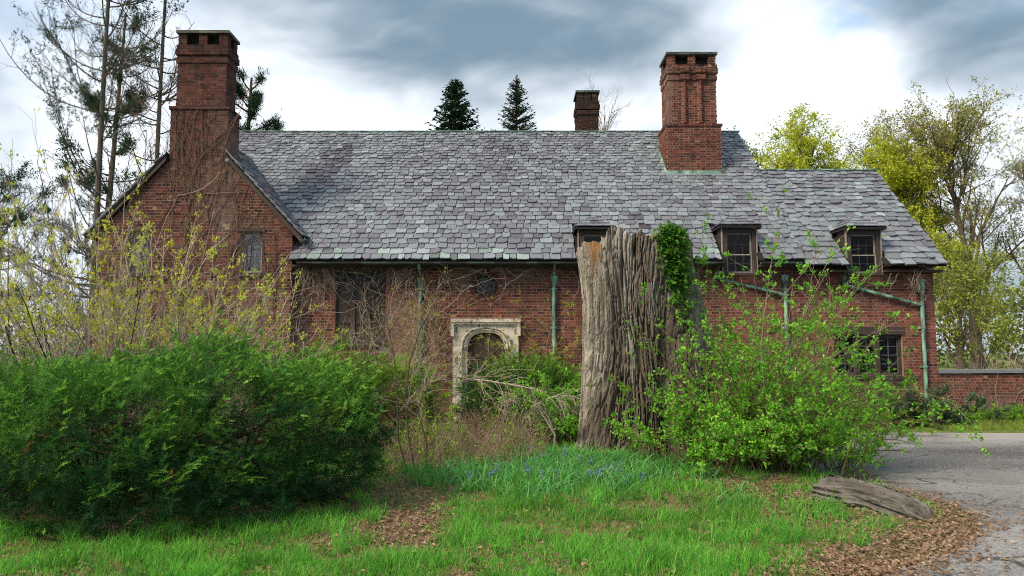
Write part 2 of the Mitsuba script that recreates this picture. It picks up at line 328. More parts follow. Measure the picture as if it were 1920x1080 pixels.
# ------------------------------------------------------------------ chimneys
def chimney(name, x0, x1, y0, y1, z0, zs, zt, inset, tone, wts, ribs=(), cap_over=0.05, sel=None, most=0, open_h=0.3, mortar='m_mortar'):
    """lower shaft z0..zs, narrower upper shaft to zt, corbelled bands, open lantern of brick piers under a slab"""
    key = num(H + '__chimney')
    core, bl = MB(), []
    kw = dict(weights=wts, tone=tone, soot=lambda c, r: 1 - .5 * np.clip((c[2] - zt + 1.0 + .5 * (r.random() - .5)) / .7, 0, 1))
    def part(a0, a1, c0, c1, e0, e1, faces='FLRB'):
        core.box(a0, a1, c0, c1, e0, e1); lay_box(bl, a0, a1, c0, c1, e0, e1, rng, faces, **kw)
    part(x0, x1, y0, y1, z0, zs)
    core.box(x0 - .035, x1 + .035, y0 - .035, y1 + .035, zs, zs + .06)
    lay_box(bl, x0 - .035, x1 + .035, y0 - .035, y1 + .035, zs - .0, zs + .075, rng, **kw)
    a0, a1, c0, c1 = x0 + inset, x1 - inset, y0 + inset * .6, y1 - inset * .6
    zl = zt - open_h - 0.07
    part(a0, a1, c0, c1, zs + .06, zl)
    for rx in ribs:
        w = 0.10
        pv = A([[rx - w, c0, 0], [rx, c0 - w * .9, 0], [rx + w, c0, 0]])
        zb = zl - .40
        core.add(np.vstack([pv + [0, 0, zs + .1], pv + [0, 0, zb]]), A([[0, 1, 4, 3], [1, 2, 5, 4]]))
        for sgn, o, u in ((-1, pv[0], pv[1] - pv[0]), (1, pv[1], pv[2] - pv[1])):
            ln = np.linalg.norm(u); u = u / ln
            bl += lay(sg.box(0, zs + .1, ln, zb), (o[0], o[1], 0), u, nrm(np.cross(u, [0, 0, 1.0])), rng, **kw)
    for e, o in ((zl - .46, .025), (zl - .26, .05)):
        part(a0 - o, a1 + o, c0 - o, c1 + o, e, e + .15)
        for rx in ribs:
            part(rx - .13, rx + .13, c0 - o - .085, c0 - o - .001, e, e + .15, 'FLR')
    core.box(a0 - .03, a1 + .03, c0 - .03, c1 + .03, zl - .13, zl)
    lay_box(bl, a0 - .03, a1 + .03, c0 - .03, c1 + .03, zl - .13, zl, rng, **kw)
    pw = 0.21
    for px in (a0, (a0 + a1) / 2 - pw / 2, a1 - pw):
        for py in (c0, c1 - pw): part(px, px + pw, py, py + pw, zl, zl + open_h)
    core.build(key, mortar, color=False)
    set_bricks(key, bl, sel or (lambda c: False), most)
    f = MB(); f.box(a0 + .22, a1 - .22, c0 + .22, c1 - .22, zl + .004, zl + open_h - .08); f.build(key + '__flue', 'm_dark', color=False)
    s = trimesh.creation.box([a1 - a0 + 2 * cap_over, c1 - c0 + 2 * cap_over, .07]); s.apply_translation([(a0 + a1) / 2, (c0 + c1) / 2, zl + open_h + .036])
    put(key + '__cap', s, 'm_gutter')
chimney('g', GX - .71, GX + .71, GY - .004, GY + .76, 6.45, 7.62, 9.66, 0.095, 0.62, (1.5, 4, .8, 3, 3, 3), mortar='m_soot')
chimney('r', 4.42, 6.00, 20.94, 22.0, 6.2, 8.10, 10.30, 0.10, 0.78, (5, 4, 1.2, 2.5, .8, 2), ribs=(4.98, 5.44))
chimney('b', 2.18, 2.88, 24.3, 25.2, 5.5, 8.3, 10.35, 0.0, 0.30, (1, 2, .3, 4, 2, 5), mortar='m_soot')
# copper skirts and ridge
def slope_z(y): return EZ + (y - EY) * SL
b = MB()
b.box(4.36, 6.06, 20.90, 20.93, slope_z(20.92), slope_z(20.92) + .13)
for xs_ in (4.385, 6.035):
    v = A([[xs_ + dx, y, slope_z(y) + dz] for dx in (-.02, .02) for y in (20.93, 21.9) for dz in (0, .14)])
    b.add(v, A([[0, 2, 3, 1], [4, 5, 7, 6], [0, 1, 5, 4], [2, 6, 7, 3], [1, 3, 7, 5], [0, 4, 6, 2]]))
b.build(H + '__flashing', 'm_copper', color=False)

# ------------------------------------------------------------------ slate roofs
def deck(x0, x1, ya, za, yb, zb, key, t=0.05):
    v = A([[x, y, z + d] for x in (x0, x1) for (y, z) in ((ya, za), (yb, zb)) for d in (-t, 0)])
    put(key, (v, A([[0, 2, 3, 1], [4, 5, 7, 6], [0, 1, 5, 4], [2, 6, 7, 3], [1, 3, 7, 5], [0, 4, 6, 2]])), 'm_deck')
SLATE = A([[0.180, 0.198, 0.228], [0.205, 0.228, 0.256], [0.158, 0.160, 0.186], [0.130, 0.127, 0.150], [0.262, 0.292, 0.315], [0.180, 0.212, 0.226]]) * A([.86, .895, .93])
def slates(O, U, S, u0, u1, Ltot, rng, holes=(), ex0=0.225, ex1=0.142, wid=0.25, rough=1.0, wts=(4, 3.5, 3.5, 2.2, .8, 1.0), stain=True):
    """rows of slates over a slope: O the eave origin, U along it, S up it; list of (vertices, triangles, colours, centre)"""
    O, U, S = A(O, float), A(U, float), A(S, float); N = nrm(np.cross(U, S))
    w = A(wts, float) / sum(wts)
    out, s, row = [], -0.03, 0
    while s < Ltot - 0.05:
        fr = s / Ltot
        ex = ex0 + (ex1 - ex0) * fr
        u = u0 - rng.uniform(0, wid) * 0.9
        while u < u1 - 0.02:
            wd = wid * (1 - 0.22 * fr) * rng.uniform(0.62, 1.35)
            a, c = max(u, u0 - .02 * rng.random()), min(u + wd, u1 + .02 * rng.random())
            u += wd + 0.002; c -= .014
            if c - a < 0.05: continue
            mid = (a + c) / 2
            sm = s + ex * .5
            drop = False
            for h in holes:
                if h[2] < sm < h[3] and a < h[1] and c > h[0]:
                    if a >= h[0] - 0.02 and c <= h[1] + 0.02: drop = True
                    elif mid < (h[0] + h[1]) / 2: c = min(c, h[0])
                    else: a = max(a, h[1])
            if drop or c - a < 0.04: continue
            top = min(s + ex * 1.55, Ltot)
            j = rng.normal(size=4) * 0.008 * rough
            kind = rng.random()
            k1, k2 = (0.12 if kind < .22 else 0.02) * rng.uniform(.3, 1), (0.12 if kind > .62 else 0.02) * rng.uniform(.3, 1)
            r1, r2 = k1 * rng.uniform(.25, .9), k2 * rng.uniform(.25, .9)
            sb = s + rng.normal() * 0.012 * rough - (rng.uniform(.04, .12) if rng.random() < .006 else 0)
            P = A([[a, sb + r1 + .008], [a + k1 * .8 + .012, sb + j[0]], [c - k2 * .8 - .012, sb + j[1]], [c - .002, sb + r2 + .008], [c - .002, top], [a, top]])
            th = rng.uniform(0.020, 0.040) * (1.0 + 0.25 * (rough - 1))
            lift = 0.038 * rough ** .5 + rng.normal() * 0.004 * rough
            ht = np.interp(P[:, 1], [sb, top], [lift, 0.002]) + (P[:, 0] - mid) * rng.normal() * 0.02 * rough
            B = O + P[:, :1] * U + P[:, 1:] * S
            v = np.vstack([B + (ht + th)[:, None] * N, B + (ht - .002)[:, None] * N])
            f = [[0, 1, 2], [0, 2, 3], [0, 3, 4], [0, 4, 5]]
            for q in (0, 1, 2, 3, 5): qn = (q + 1) % 6; f += [[q, q + 6, qn + 6], [q, qn + 6, qn]]
            ctr = B.mean(0)
            n1 = meshkit.fbm((ctr * [0.8, 0.5, 0.35])[None], 4, 21)[0]
            ww = w.copy(); ww[2:4] *= np.clip((n1 - 0.33) * 7, 0.15, 3.0); ww[4:] *= np.clip((0.75 - n1) * 3, .3, 2); ww[1] *= 1 + 1.3 * (1 - fr); ww /= ww.sum()
            col = SLATE[rng.choice(6, p=ww)] * (1 + 0.13 * rng.normal())
            if stain:
                for sx, s0, s1, wdt in ((-5.75, 2.6, 5.6, .30), (-5.2, 3.6, 5.9, .22), (-0.3, 3.9, 5.9, .2), (3.1, 1.2, 2.0, .3)):
                    if s0 < s < s1 and abs(mid - sx - 0.12 * (s - s0)) < wdt * rng.uniform(.3, 1.3): col = col * A([.62, .57, .60])
                if s < .3 and rng.random() < .2: col = A([.21, .275, .27]) * rng.uniform(.8, 1.3)
            out.append((v, A(f), np.clip(col, .02, .6), ctr))
        s += ex; row += 1
    return out
def set_slates(holder, sl, chosen, most):
    rest, n = MB(), 0
    for v, f, c, ctr in sl:
        if n < most and chosen(ctr): put(num(holder + '__slate'), (v, f), 'm_slate', np.broadcast_to(c, (len(v), 3))); n += 1
        else: rest.add(v, f, c)
    if rest.v: rest.build(holder + '__slating', 'm_slate', kind='stuff')
rl = math.hypot(1, SL); S1 = A([0, 1, SL]) / rl
Lm = (RY - EY) * rl
holes = [(a - .10, b + .10, -0.1, (1.05) * rl) for a, b in DORM] + [(-11, -5.38, -.2, .62 * rl)]
R1 = H + '__roof'
def cut_deck(x0, x1, e, ry, rz, key, gaps):
    xs_ = [x0] + [q for g in gaps for q in g] + [x1]; mb = MB()
    bf_ = A([[0, 2, 3, 1], [4, 5, 7, 6], [0, 1, 5, 4], [2, 6, 7, 3], [1, 3, 7, 5], [0, 4, 6, 2]])
    for a, c, ya in [(xs_[k], xs_[k + 1], EY + (.03 if k % 2 == 0 else 1.02)) for k in range(len(xs_) - 1)]:
        mb.add(A([[x, y, e + (y - EY) * SL + d] for x in (a, c) for y in (ya, ry) for d in (-.05, 0)]), bf_)
    mb.build(key, 'm_deck', color=False)
cut_deck(-5.38, 7.08, EZ, RY, RZ, R1, DORM[:2])
deck(-10.0, -5.38, EY + .75, EZ + .75 * SL, RY, RZ, R1 + '__left_slope')
sl = slates((0, EY, EZ), (1, 0, 0), S1, -10.0, 7.10, Lm, rng, holes[:2] + holes[3:])
set_slates(R1, sl, lambda c: -5.0 < c[0] < 1.4 and c[2] < EZ + .62, 110)
b = MB(); b.box(-10.0, 7.12, RY - .09, RY + .09, RZ + .012, RZ + .036); b.build(R1 + '__ridge_strip', 'm_copper', color=False)
deck(-10.0, 7.08, RY + .0, RZ, 27.9, EZ, R1 + '__back_slope')
# wing
WZ, WRY = 3.72, 21.27; WRZ = WZ + (WRY - EY) * SL
R2 = H + '__roof_001'
cut_deck(7.08, 10.5, WZ, WRY, WRZ, R2, DORM[2:])
deck(7.08, 10.5, WRY, WRZ, 24.9, 3.5, R2 + '__back_slope')
sl = slates((0, EY, WZ), (1, 0, 0), S1, 7.08, 10.52, (WRY - EY) * rl, rng, holes[2:3], ex0=.245, ex1=.185, wid=.31, rough=1.7, wts=(4, 2, 4, 4, .6, .6), stain=False)
set_slates(R2, sl, lambda c: c[0] < 10.6, 190)
b = MB(); b.box(7.11, 10.55, WRY - .10, WRY + .10, WRZ + .02, WRZ + .05); b.build(R2 + '__ridge_strip', 'm_copper', color=False)
# upper gable end of the main roof over the wing
up = sg.Polygon([(EY + .65, 3.4), (27.35, 3.4), (27.35, EZ + .4), (RY, RZ - .06), (EY + .65, EZ + .54)])
wm = extrude(up, 0, 0.25); vv = wm.vertices.copy(); wm.vertices = np.stack([7.0 - vv[:, 1], vv[:, 0], vv[:, 2]], 1)
put(H + '__wall_005', wm, 'm_mortar')
# gable roof: two slopes running back
gs = 1.08; ge = 2.64; GRZ = 4.66 + ge * gs - 0.22
R3 = H + '__roof_002'
v = []
for sx in (1, -1):
    for q0, ya in ((.72, GY - .12), (0, GY + .77)):
        for q in (ge if q0 else .72, q0):
            for y in (ya, 22.2):
                for d in (-.05, 0): v.append([GX + sx * q, y, GRZ - q * gs + d])
bf = A([[0, 2, 3, 1], [4, 5, 7, 6], [0, 1, 5, 4], [2, 6, 7, 3], [1, 3, 7, 5], [0, 4, 6, 2]])
put(R3, (A(v), np.vstack([bf + 8 * k for k in range(4)])), 'm_deck')
grl = math.hypot(1, gs); gL = ge * grl
hol = [(-99, 99, gL - 1.05, gL + 1)]
slr = slates((GX + ge, 0, GRZ - ge * gs), (0, 1, 0), A([-1, 0, gs]) / grl, GY - .13, 22.2, gL, rng, wts=(2, 1, 4, 5, .3, .3), stain=False)
slr += slates((GX - ge, 22.2 + GY - .13, GRZ - ge * gs), (0, -1, 0), A([1, 0, gs]) / grl, GY - .13, 22.2, gL, rng, wts=(2, 1, 4, 5, .3, .3), stain=False)
slr = [q for q in slr if not (abs(q[3][0] - GX) < .85 and q[3][1] < GY + .86)]
set_slates(R3, slr, lambda c: False, 0)
# verge boards, eave soffit box and copper at the gable foot
for sx in (1, -1):
    b = MB()
    za = lambda q: GRZ - q * gs - .055
    for y0, y1 in ((GY - .10, GY - .02),):
        vv = A([[GX + sx * q, y, za(q) - d] for q in (.74, ge) for y in (y0, y1) for d in (0, .13)])
        b.add(vv, A([[0, 2, 3, 1], [4, 5, 7, 6], [0, 1, 5, 4], [2, 6, 7, 3], [1, 3, 7, 5], [0, 4, 6, 2]]))
    b.build(num(H + '__verge_board'), 'm_wood', color=False)
b = MB(); b.box(GX + .713, GX + .80, GY - .10, GY - .03, 6.28, 6.36)
vv = A([[GX + q, y, GRZ - q * gs + .035 + d] for q in (.715, 1.15) for y in (GY - .14, GY - .02) for d in (0, .03)])
b.add(vv, A([[0, 2, 3, 1], [4, 5, 7, 6], [0, 1, 5, 4], [2, 6, 7, 3], [1, 3, 7, 5], [0, 4, 6, 2]]))
b.build(H + '__flashing_001', 'm_lead', color=False)
def gutter(x0, x1, y, z, r=.062, axis='x'):
    a = np.linspace(np.pi, 2 * np.pi, 9)
    ring = np.stack([np.cos(a) * r, np.sin(a) * r], 1); ring = np.vstack([ring, ring[::-1] * .86])
    p = sg.Polygon(ring)
    m = trimesh.creation.extrude_polygon(p, x1 - x0, engine='earcut'); q = m.vertices.copy()
    m.vertices = np.stack([x0 + q[:, 2], y + q[:, 0], z + q[:, 1]], 1) if axis == 'x' else np.stack([y + q[:, 0], x0 + q[:, 2], z + q[:, 1]], 1)
    m.fix_normals(); return m
put(num(H + '__gutter'), gutter(-5.2, DORM[0][0] - .02, EY - .01, EZ - .055), 'm_gutter')
put(num(H + '__gutter'), gutter(DORM[0][1] + .02, DORM[1][0] - .02, EY - .01, EZ - .055), 'm_gutter')
put(num(H + '__gutter'), gutter(DORM[1][1] + .02, 7.0, EY - .01, EZ - .055), 'm_gutter')
put(num(H + '__gutter'), gutter(GY - .1, 18.75, GX + ge + .01, GRZ - ge * gs - .045, axis='y'), 'm_copper')
for a, c, z in ((-5.36, DORM[0][0] - .03, EZ), (DORM[0][1] + .03, DORM[1][0] - .03, EZ), (DORM[1][1] + .03, 7.08, EZ), (7.08, DORM[2][0] - .03, WZ), (DORM[2][1] + .03, 10.46, WZ)):
    b = MB(); b.box(a, c, EY + .12, WY, z - .15, z - .10); b.build(num(H + '__soffit'), 'm_wood', color=False)

# ------------------------------------------------------------------ windows, dormers, door
def bars(mb, x0, x1, z0, z1, y, nx, nz, w=.018, d=.02):
    for k in range(1, nx): x = x0 + (x1 - x0) * k / nx; mb.box(x - w / 2, x + w / 2, y, y + d, z0, z1)
    for k in range(1, nz): z = z0 + (z1 - z0) * k / nz; mb.box(x0, x1, y + .003, y + d - .003, z - w / 2, z + w / 2)
def lattice(mb, x0, x1, z0, z1, y, pitch=.15, w=.011):
    """diagonal lead cames clipped to a light"""
    clip = sg.box(x0, z0, x1, z1); lines = []
    span = (x1 - x0) + (z1 - z0)
    k = 1.35
    for t in np.arange(-span * 2, span * 2, pitch):
        lines += [sg.LineString([(x0 + t, z0 - 1), (x0 + t + 4 / k, z0 + 3)]), sg.LineString([(x0 + t, z0 - 1), (x0 + t - 4 / k, z0 + 3)])]
    g = shapely.unary_union([l.buffer(w / 2, cap_style=2) for l in lines]).intersection(clip)
    mb.tm(extrude(g, y, y + .012))
def frame_ring(mb, x0, x1, z0, z1, y0, y1, w):
    mb.box(x0, x0 + w, y0, y1, z0, z1); mb.box(x1 - w, x1, y0, y1, z0, z1)
    mb.box(x0 + w, x1 - w, y0, y1, z0, z0 + w); mb.box(x0 + w, x1 - w, y0, y1, z1 - w, z1)
def pane(key, x0, x1, z0, z1, y, r, m='m_glass'):
    a, c = r.normal(size=2) * .006
    put(num(key), (A([[x0, y + a, z0], [x1, y - a, z0], [x1, y - a + c, z1], [x0, y + a + c, z1]]), A([[0, 1, 2, 3]])), m)
def window(x0, x1, z0, z1, y, lights, transom=None, style='bars', fm='m_wood', fw=.055, nx=2, nz=4, lintel=None, sill=True):
    key = num(H + '__window')
    b = MB(); frame_ring(b, x0, x1, z0, z1, y, y + .12, fw)
    lx = np.linspace(x0 + fw, x1 - fw, lights + 1)
    for x in lx[1:-1]: b.box(x - .045, x + .045, y - .012, y + .11, z0 + fw, z1 - fw)
    zz = [z0 + fw] + ([transom - .03, transom + .03] if transom else []) + [z1 - fw]
    if transom: b.box(x0 + fw, x1 - fw, y + .004, y + .10, transom - .03, transom + .03)
    b.build(key, fm, color=False)
    g = MB(); s = MB()
    for k in range(lights):
        a, c = lx[k] + (.045 if k else 0), lx[k + 1] - (.045 if k < lights - 1 else 0)
        for q in range(0, len(zz), 2):
            frame_ring(s, a, c, zz[q], zz[q + 1], y + .035, y + .075, .022)
            e = (a + .022, c - .022, zz[q] + .022, zz[q + 1] - .022)
            if style == 'lattice': lattice(g, *e, y + .048)
            elif style == 'bars': bars(g, *e, y + .042, nx, nz)
            pane(key + '__pane', *e, y + .056, rng, 'm_glass_clean' if fm == 'm_grey_wood' else 'm_glass')
    s.build(key + '__casement', 'm_came' if fm != 'm_grey_wood' else fm, color=False)
    g.build(key + '__glazing_bars', 'm_came', color=False)
    if lintel:
        m = trimesh.creation.box([lintel[1] - lintel[0], .16, lintel[3] - lintel[2]]).subdivide().subdivide()
        m.vertices += A([(lintel[0] + lintel[1]) / 2, y - .02, (lintel[2] + lintel[3]) / 2])
        m.vertices += .012 * (meshkit.fbm(m.vertices * 5, 3, 3)[:, None] - .5)
        put(key + '__lintel', m, 'm_wood')
    if sill: b = MB(); b.box(x0 - .05, x1 + .05, y - .12, y + .12, z0 - .09, z0 - .002); b.build(key + '__sill', 'm_wood', color=False)
    return key
window(-4.36, -3.12, 1.83, 3.66, WY + .07, 3, 2.36, 'lattice')
window(7.93, 9.59, 1.05, 2.06, WY + .08, 3, None, 'bars', nx=2, nz=4, lintel=(7.86, 9.66, 2.062, 2.25))
window(-6.62, -6.09, 3.55, 4.56, GY + .06, 1, None, 'bars', nx=2, nz=5, lintel=(-6.70, -6.01, 4.562, 4.64), fm='m_grey_wood', fw=.035)
window(-9.36, -8.83, 3.55, 4.56, GY + .06, 1, None, 'bars', nx=2, nz=5, lintel=(-9.44, -8.75, 4.562, 4.64), fm='m_grey_wood', fw=.035)
# round window
key = num(H + '__window')
m = extrude(sg.Point(-.65, 3.26).buffer(.283, 24).difference(sg.Point(-.65, 3.26).buffer(.245, 24)), WY + .05, WY + .14); put(key, m, 'm_wood')
b = MB(); c0 = sg.Point(-.65, 3.26)
g = shapely.unary_union([sg.Point(-.65 + .1 * math.cos(a), 3.26 + .1 * math.sin(a)).buffer(.1, 12).difference(sg.Point(-.65 + .1 * math.cos(a), 3.26 + .1 * math.sin(a)).buffer(.09, 12)) for a in np.radians([0, 90, 180, 270])])
b.tm(extrude(g, WY + .085, WY + .10)); b.build(key + '__glazing_bars', 'm_lead', color=False)
ring = A(c0.buffer(.246, 16).exterior.coords)[:-1]
put(key + '__pane', (np.stack([ring[:, 0], ring[:, 0] * 0 + WY + .095, ring[:, 1]], 1), A([[0, k, k + 1] for k in range(1, len(ring) - 1)])), 'm_glass')
# ring of rubbed bricks with four small keystones
b = MB()
for k in range(36):
    a0, a1 = (k + .06) * 10 - 5, (k + .94) * 10 - 5
    t = np.radians([a0, a1]); stone = k in (0, 9, 27)
    r0, r1 = (.33 if stone else .287), .40 + (.02 if stone else 0)
    q = sg.Polygon([(-.65 + r * math.sin(a), 3.26 + r * math.cos(a)) for r, a in ((r0, t[0]), (r1, t[0]), (r1, t[1]), (r0, t[1]))])
    m = extrude(q, WY - (.03 if stone else .014), WY - .0005)
    if stone: put(num(key + '__keystone'), m, 'm_stone')
    else: put(num(key + '__arch_brick'), m, 'm_matte', np.broadcast_to(BRICK_PALETTE[rng.integers(0, 4)] * .8, (len(m.vertices), 3)))

def dormer(x0, x1, zt, ztop_sill, yf=18.13, ev=.10, glass=True):
    key = num(H + '__dormer')
    xc = (x0 + x1) / 2
    roofy = lambda z, e: EY + (z - e) / SL
    e = EZ if x0 < 7 else WZ
    # cheeks and front frame
    b = MB()
    for x, s in ((x0, 1), (x1 - .04, 1)):
        y_back = roofy(zt, e)
        poly = [(yf + .03, 3.40), (yf + .03, zt), (y_back, zt), (max(EY + .2, roofy(3.40, e)), 3.40)]
        pp = sg.Polygon(poly); mm = extrude(pp, 0, .04); q = mm.vertices.copy(); mm.vertices = np.stack([x + .04 - q[:, 1], q[:, 0], q[:, 2]], 1); b.tm(mm)
    b.build(key, 'm_wood', color=False)
    for k in range(5):
        z = zt - .02 - .2 * (k + 1)
        for x in (x0 - .012, x1 + .002):
            y1 = roofy(z + .18, e)
            if y1 > yf + .1: b = MB(); b.box(x, x + .012, yf + .05, y1, z, z + .185); b.build(num(key + '__cheek_board'), 'm_wood', color=False)
    zs = ztop_sill
    b = MB()
    b.box(x0, x0 + .10, yf, yf + .10, zs, zt - .02); b.box(x1 - .10, x1, yf, yf + .10, zs, zt - .02)
    b.box(x0 + .10, x1 - .10, yf + .002, yf + .1, zt - .15, zt - .02); b.box(x0 - .03, x1 + .03, yf - .06, yf + .1, zs - .07, zs - .002)
    b.build(key + '__frame', 'm_wood', color=False)
    b = MB(); b.box(x0 - .028, x0 - .003, yf - .02, yf + .03, zs, zt - .03); b.box(x1 + .003, x1 + .028, yf - .02, yf + .03, zs, zt - .03)
    a, c, d0, d1 = x0 + .10, x1 - .10, zs, zt - .15
    zm = d0 + (d1 - d0) * .47
    frame_ring(b, a, c, d0, zm, yf + .03, yf + .06, .03); frame_ring(b, a, c, zm - .03, d1, yf + .065, yf + .095, .035)
    b.build(key + '__sash', 'm_grey_wood', color=False)
    b = MB(); bars(b, a + .03, c - .03, d0 + .03, zm - .03, yf + .035, 3, 2, .012); bars(b, a + .035, c - .035, zm, d1 - .035, yf + .07, 3, 2, .012)
    b.build(key + '__glazing_bars', 'm_wood', color=False)
    pane(key + '__pane', a + .03, c - .03, d0 + .03, zm - .03, yf + .045, rng); pane(key + '__pane', a + .035, c - .035, zm, d1 - .035, yf + .08, rng)
    # hipped roof
    ap_z = zt + .36; xl, xr, y0 = x0 - ev, x1 + ev, yf - .16
    apy = y0 + .55; yb = roofy(ap_z, e) + .15; yl = roofy(zt, e) + .12
    v = A([[xl, y0, zt], [xr, y0, zt], [xc, apy, ap_z], [xc, yb, ap_z], [xl, yl, zt], [xr, yl, zt]])
    f = A([[0, 1, 2], [0, 2, 3], [0, 3, 4], [1, 5, 3], [1, 3, 2]])
    put(key + '__roof', (np.vstack([v, v - [0, 0, .05]]), np.vstack([f, f[:, ::-1] + 6, [[0, 6, 7], [0, 7, 1], [0, 4, 10], [0, 10, 6], [1, 7, 11], [1, 11, 5]]])), 'm_deck')
    out = []
    def face(p0, p1, top0, top1, n):
        """slates over a quad face, row by row"""
        nn = nrm(np.cross(p1 - p0, top0 - p0)); nn = nn * np.sign(nn[2])
        for r in range(n):
            f0, f1 = r / n, min((r + 1.35) / n, 1)
            L0, L1, M0, M1 = p0 + (top0 - p0) * f0, p1 + (top1 - p1) * f0, p0 + (top0 - p0) * f1, p1 + (top1 - p1) * f1
            ln = np.linalg.norm(L1 - L0); k = max(1, int(ln / .24)); cuts = np.concatenate([[0], np.sort((np.arange(1, k) + rng.uniform(-.2, .2, k - 1)) / k), [1]])
            for a_, b_ in zip(cuts[:-1], cuts[1:]):
                b_ -= .012
                q = A([L0 + (L1 - L0) * a_, L0 + (L1 - L0) * b_, M0 + (M1 - M0) * b_, M0 + (M1 - M0) * a_])
                h = A([.035, .035, .008, .008]) + rng.normal(size=4) * .003
                vv = np.vstack([q + (h + .016)[:, None] * nn, q + (h - .004)[:, None] * nn])
                col = SLATE[rng.choice(6, p=[.2, .15, .3, .25, .03, .07])] * (1 + .12 * rng.normal())
                out.append((vv, A([[0, 1, 2], [0, 2, 3], [0, 4, 5], [0, 5, 1], [1, 5, 6], [1, 6, 2], [3, 7, 4], [3, 4, 0]]), np.clip(col, .02, .6), q.mean(0)))
    face(v[0], v[1], v[2] - [.01, 0, 0], v[2] + [.01, 0, 0], 4)
    face(v[4], v[0], v[3], v[2], 3); face(v[1], v[5], v[2], v[3], 3)
    rest = MB(); [rest.add(*q[:3]) for q in out]; rest.build(key + '__slating', 'm_slate', kind='stuff')
dormer(*DORM[0], 4.66, 3.56); dormer(*DORM[1], 4.70, 3.56); dormer(*DORM[2], 4.66, 3.56)

# carved stone door surround
key = H + '__door_surround'
inner = arched(-1.10, -0.17, -0.1, 1.70, 2.12); mid_ = arched(-1.24, -0.03, -0.1, 1.70, 2.24)
b = MB()
def roll(poly, y, r):
    c = A(poly.exterior.coords); c = c[(c[:, 1] > -.09)]
    k = np.argmin(c[:, 0] * 0 + np.abs(c[:, 1] - c[:, 1].min())); c = np.roll(c, -np.argmax((np.diff(c[:, 0], prepend=c[-1, 0]) ** 2 + np.diff(c[:, 1], prepend=c[-1, 1]) ** 2)), axis=0)
    v, f, _ = tubes(np.stack([c[:, 0], c[:, 0] * 0 + y, c[:, 1]], 1)[None], np.full((1, len(c)), r), 8); b.add(v, f)
roll(inner.buffer(.012), WY + .02, .028); roll(inner.buffer(.06), WY - .015, .026); roll(mid_.buffer(-.01), WY - .045, .03)
b.tm(extrude(mid_.difference(inner), WY + .03, WY + .30))
b.box(-1.50, .21, WY - .16, WY - .062, 2.36, 2.445); b.box(-1.49, .20, WY - .13, WY - .064, 2.31, 2.357)
b.box(-1.50, -1.42, WY - .15, WY - .064, 2.02, 2.308); b.box(.13, .21, WY - .15, WY - .064, 2.02, 2.308)
b.build(key, 'm_stone', color=False, smooth=35)
blocks = sg.box(-1.45, -0.2, 0.16, 2.42).difference(mid_.buffer(-.012))
cuts = [(-.2, .25), (.25, .66), (.66, 1.02), (1.02, 1.42), (1.42, 1.78), (1.78, 2.42)]
for sx in (0, 1):
    for k, (z0, z1) in enumerate(cuts):
        q = blocks.intersection(sg.box(-1.46 if sx == 0 else -.633, z0 + .003, -.637 if sx == 0 else .17, z1 - .003))
        m = extrude(q, WY - .06 + rng.normal() * .003, WY + .30); put(num(key + '__stone'), m, 'm_stone')
key = H + '__door'
b = MB(); b.tm(extrude(inner.buffer(.03), WY + .15, WY + .20)); b.build(key, 'm_wood', color=False)
for k in range(7):
    x0 = -1.11 + k * .137
    q = inner.intersection(sg.box(x0 + .004, -.2, x0 + .133, 2.2))
    put(num(key + '__plank'), extrude(q, WY + .115 + rng.normal() * .003, WY + .148), 'm_door')
b = MB()
for z in (.45, 1.45): b.box(-1.06, -.3, WY + .098, WY + .112, z, z + .05)
b.build(key + '__hinge', 'm_dark', color=False)

# downspouts
def pipe(path, r=.045):
    p = A(path, float); q = []
    for a, c in zip(p[:-1], p[1:]): q += [a + (c - a) * t for t in np.linspace(0.0, 1, 9)[(0 if not q else 1):]]
    q = A(q)
    for _ in range(2): q[1:-1] = (q[:-2] + 2 * q[1:-1] + q[2:]) / 4
    v, f, _ = tubes(q[None], np.full((1, len(q)), r), 10)
    return v, f
def hopper(mb, x, y, z, w=.17, h=.26):
    pr_ = [(w * .5, 0), (w * .55, -.03), (w * .5, -.05), (w * .46, -h * .5), (.055, -h), ]
    a = np.linspace(0, 2 * np.pi, 9)[:-1] + np.pi / 8
    rows = [np.stack([x + r * 1.0 * np.cos(a), y + r * .85 * np.sin(a), z + dz + a * 0], 1) for r, dz in pr_]
    i = np.arange(8); j = (i + 1) % 8
    mb.add(np.vstack(rows), np.vstack([np.stack([i + 8 * k, j + 8 * k, j + 8 * k + 8, i + 8 * k + 8], 1) for k in range(len(rows) - 1)]))
def downspout(x, ztop, zb, extra=None, r=.045, feed=True, lean=0.0):
    key = num(H + '__downspout'); y = WY - .085
    b = MB(); b.add(*pipe([(x, y, ztop - .2), (x + lean, y, zb)], r))
    if feed: b.add(*pipe([(x, EY + .02, EZ - .1), (x, EY + .1, EZ - .2), (x, y, ztop + .02)], .035))
    for e in extra or (): b.add(*pipe(e, r * .95))
    b.build(key, 'm_copper', color=False, smooth=50)
    h = MB(); hopper(h, x, y, ztop); h.build(key + '__hopper', 'm_copper', color=False)
    for z in np.arange(zb + .35, ztop - .3, .95):
        h = MB(); a = np.linspace(0, 2 * np.pi, 13)[:-1]
        h.add(*pipe([(x + lean * .5, y, z), (x + lean * .5, y, z + .05)], r * 1.28)); h.box(x - .09, x + .09, y + .05, y + .078, z, z + .05)
        h.build(num(key + '__bracket'), 'm_copper', color=False)
downspout(-2.25, 3.46, -.05); downspout(1.03, 3.50, -.05, lean=.0)
downspout(6.73, 3.52, -.05, [[(5.02, EY + .02, 3.75), (5.02, WY - .09, 3.52), (5.15, WY - .09, 3.42), (6.62, WY - .09, 3.05), (6.73, WY - .085, 3.0)]], feed=False)
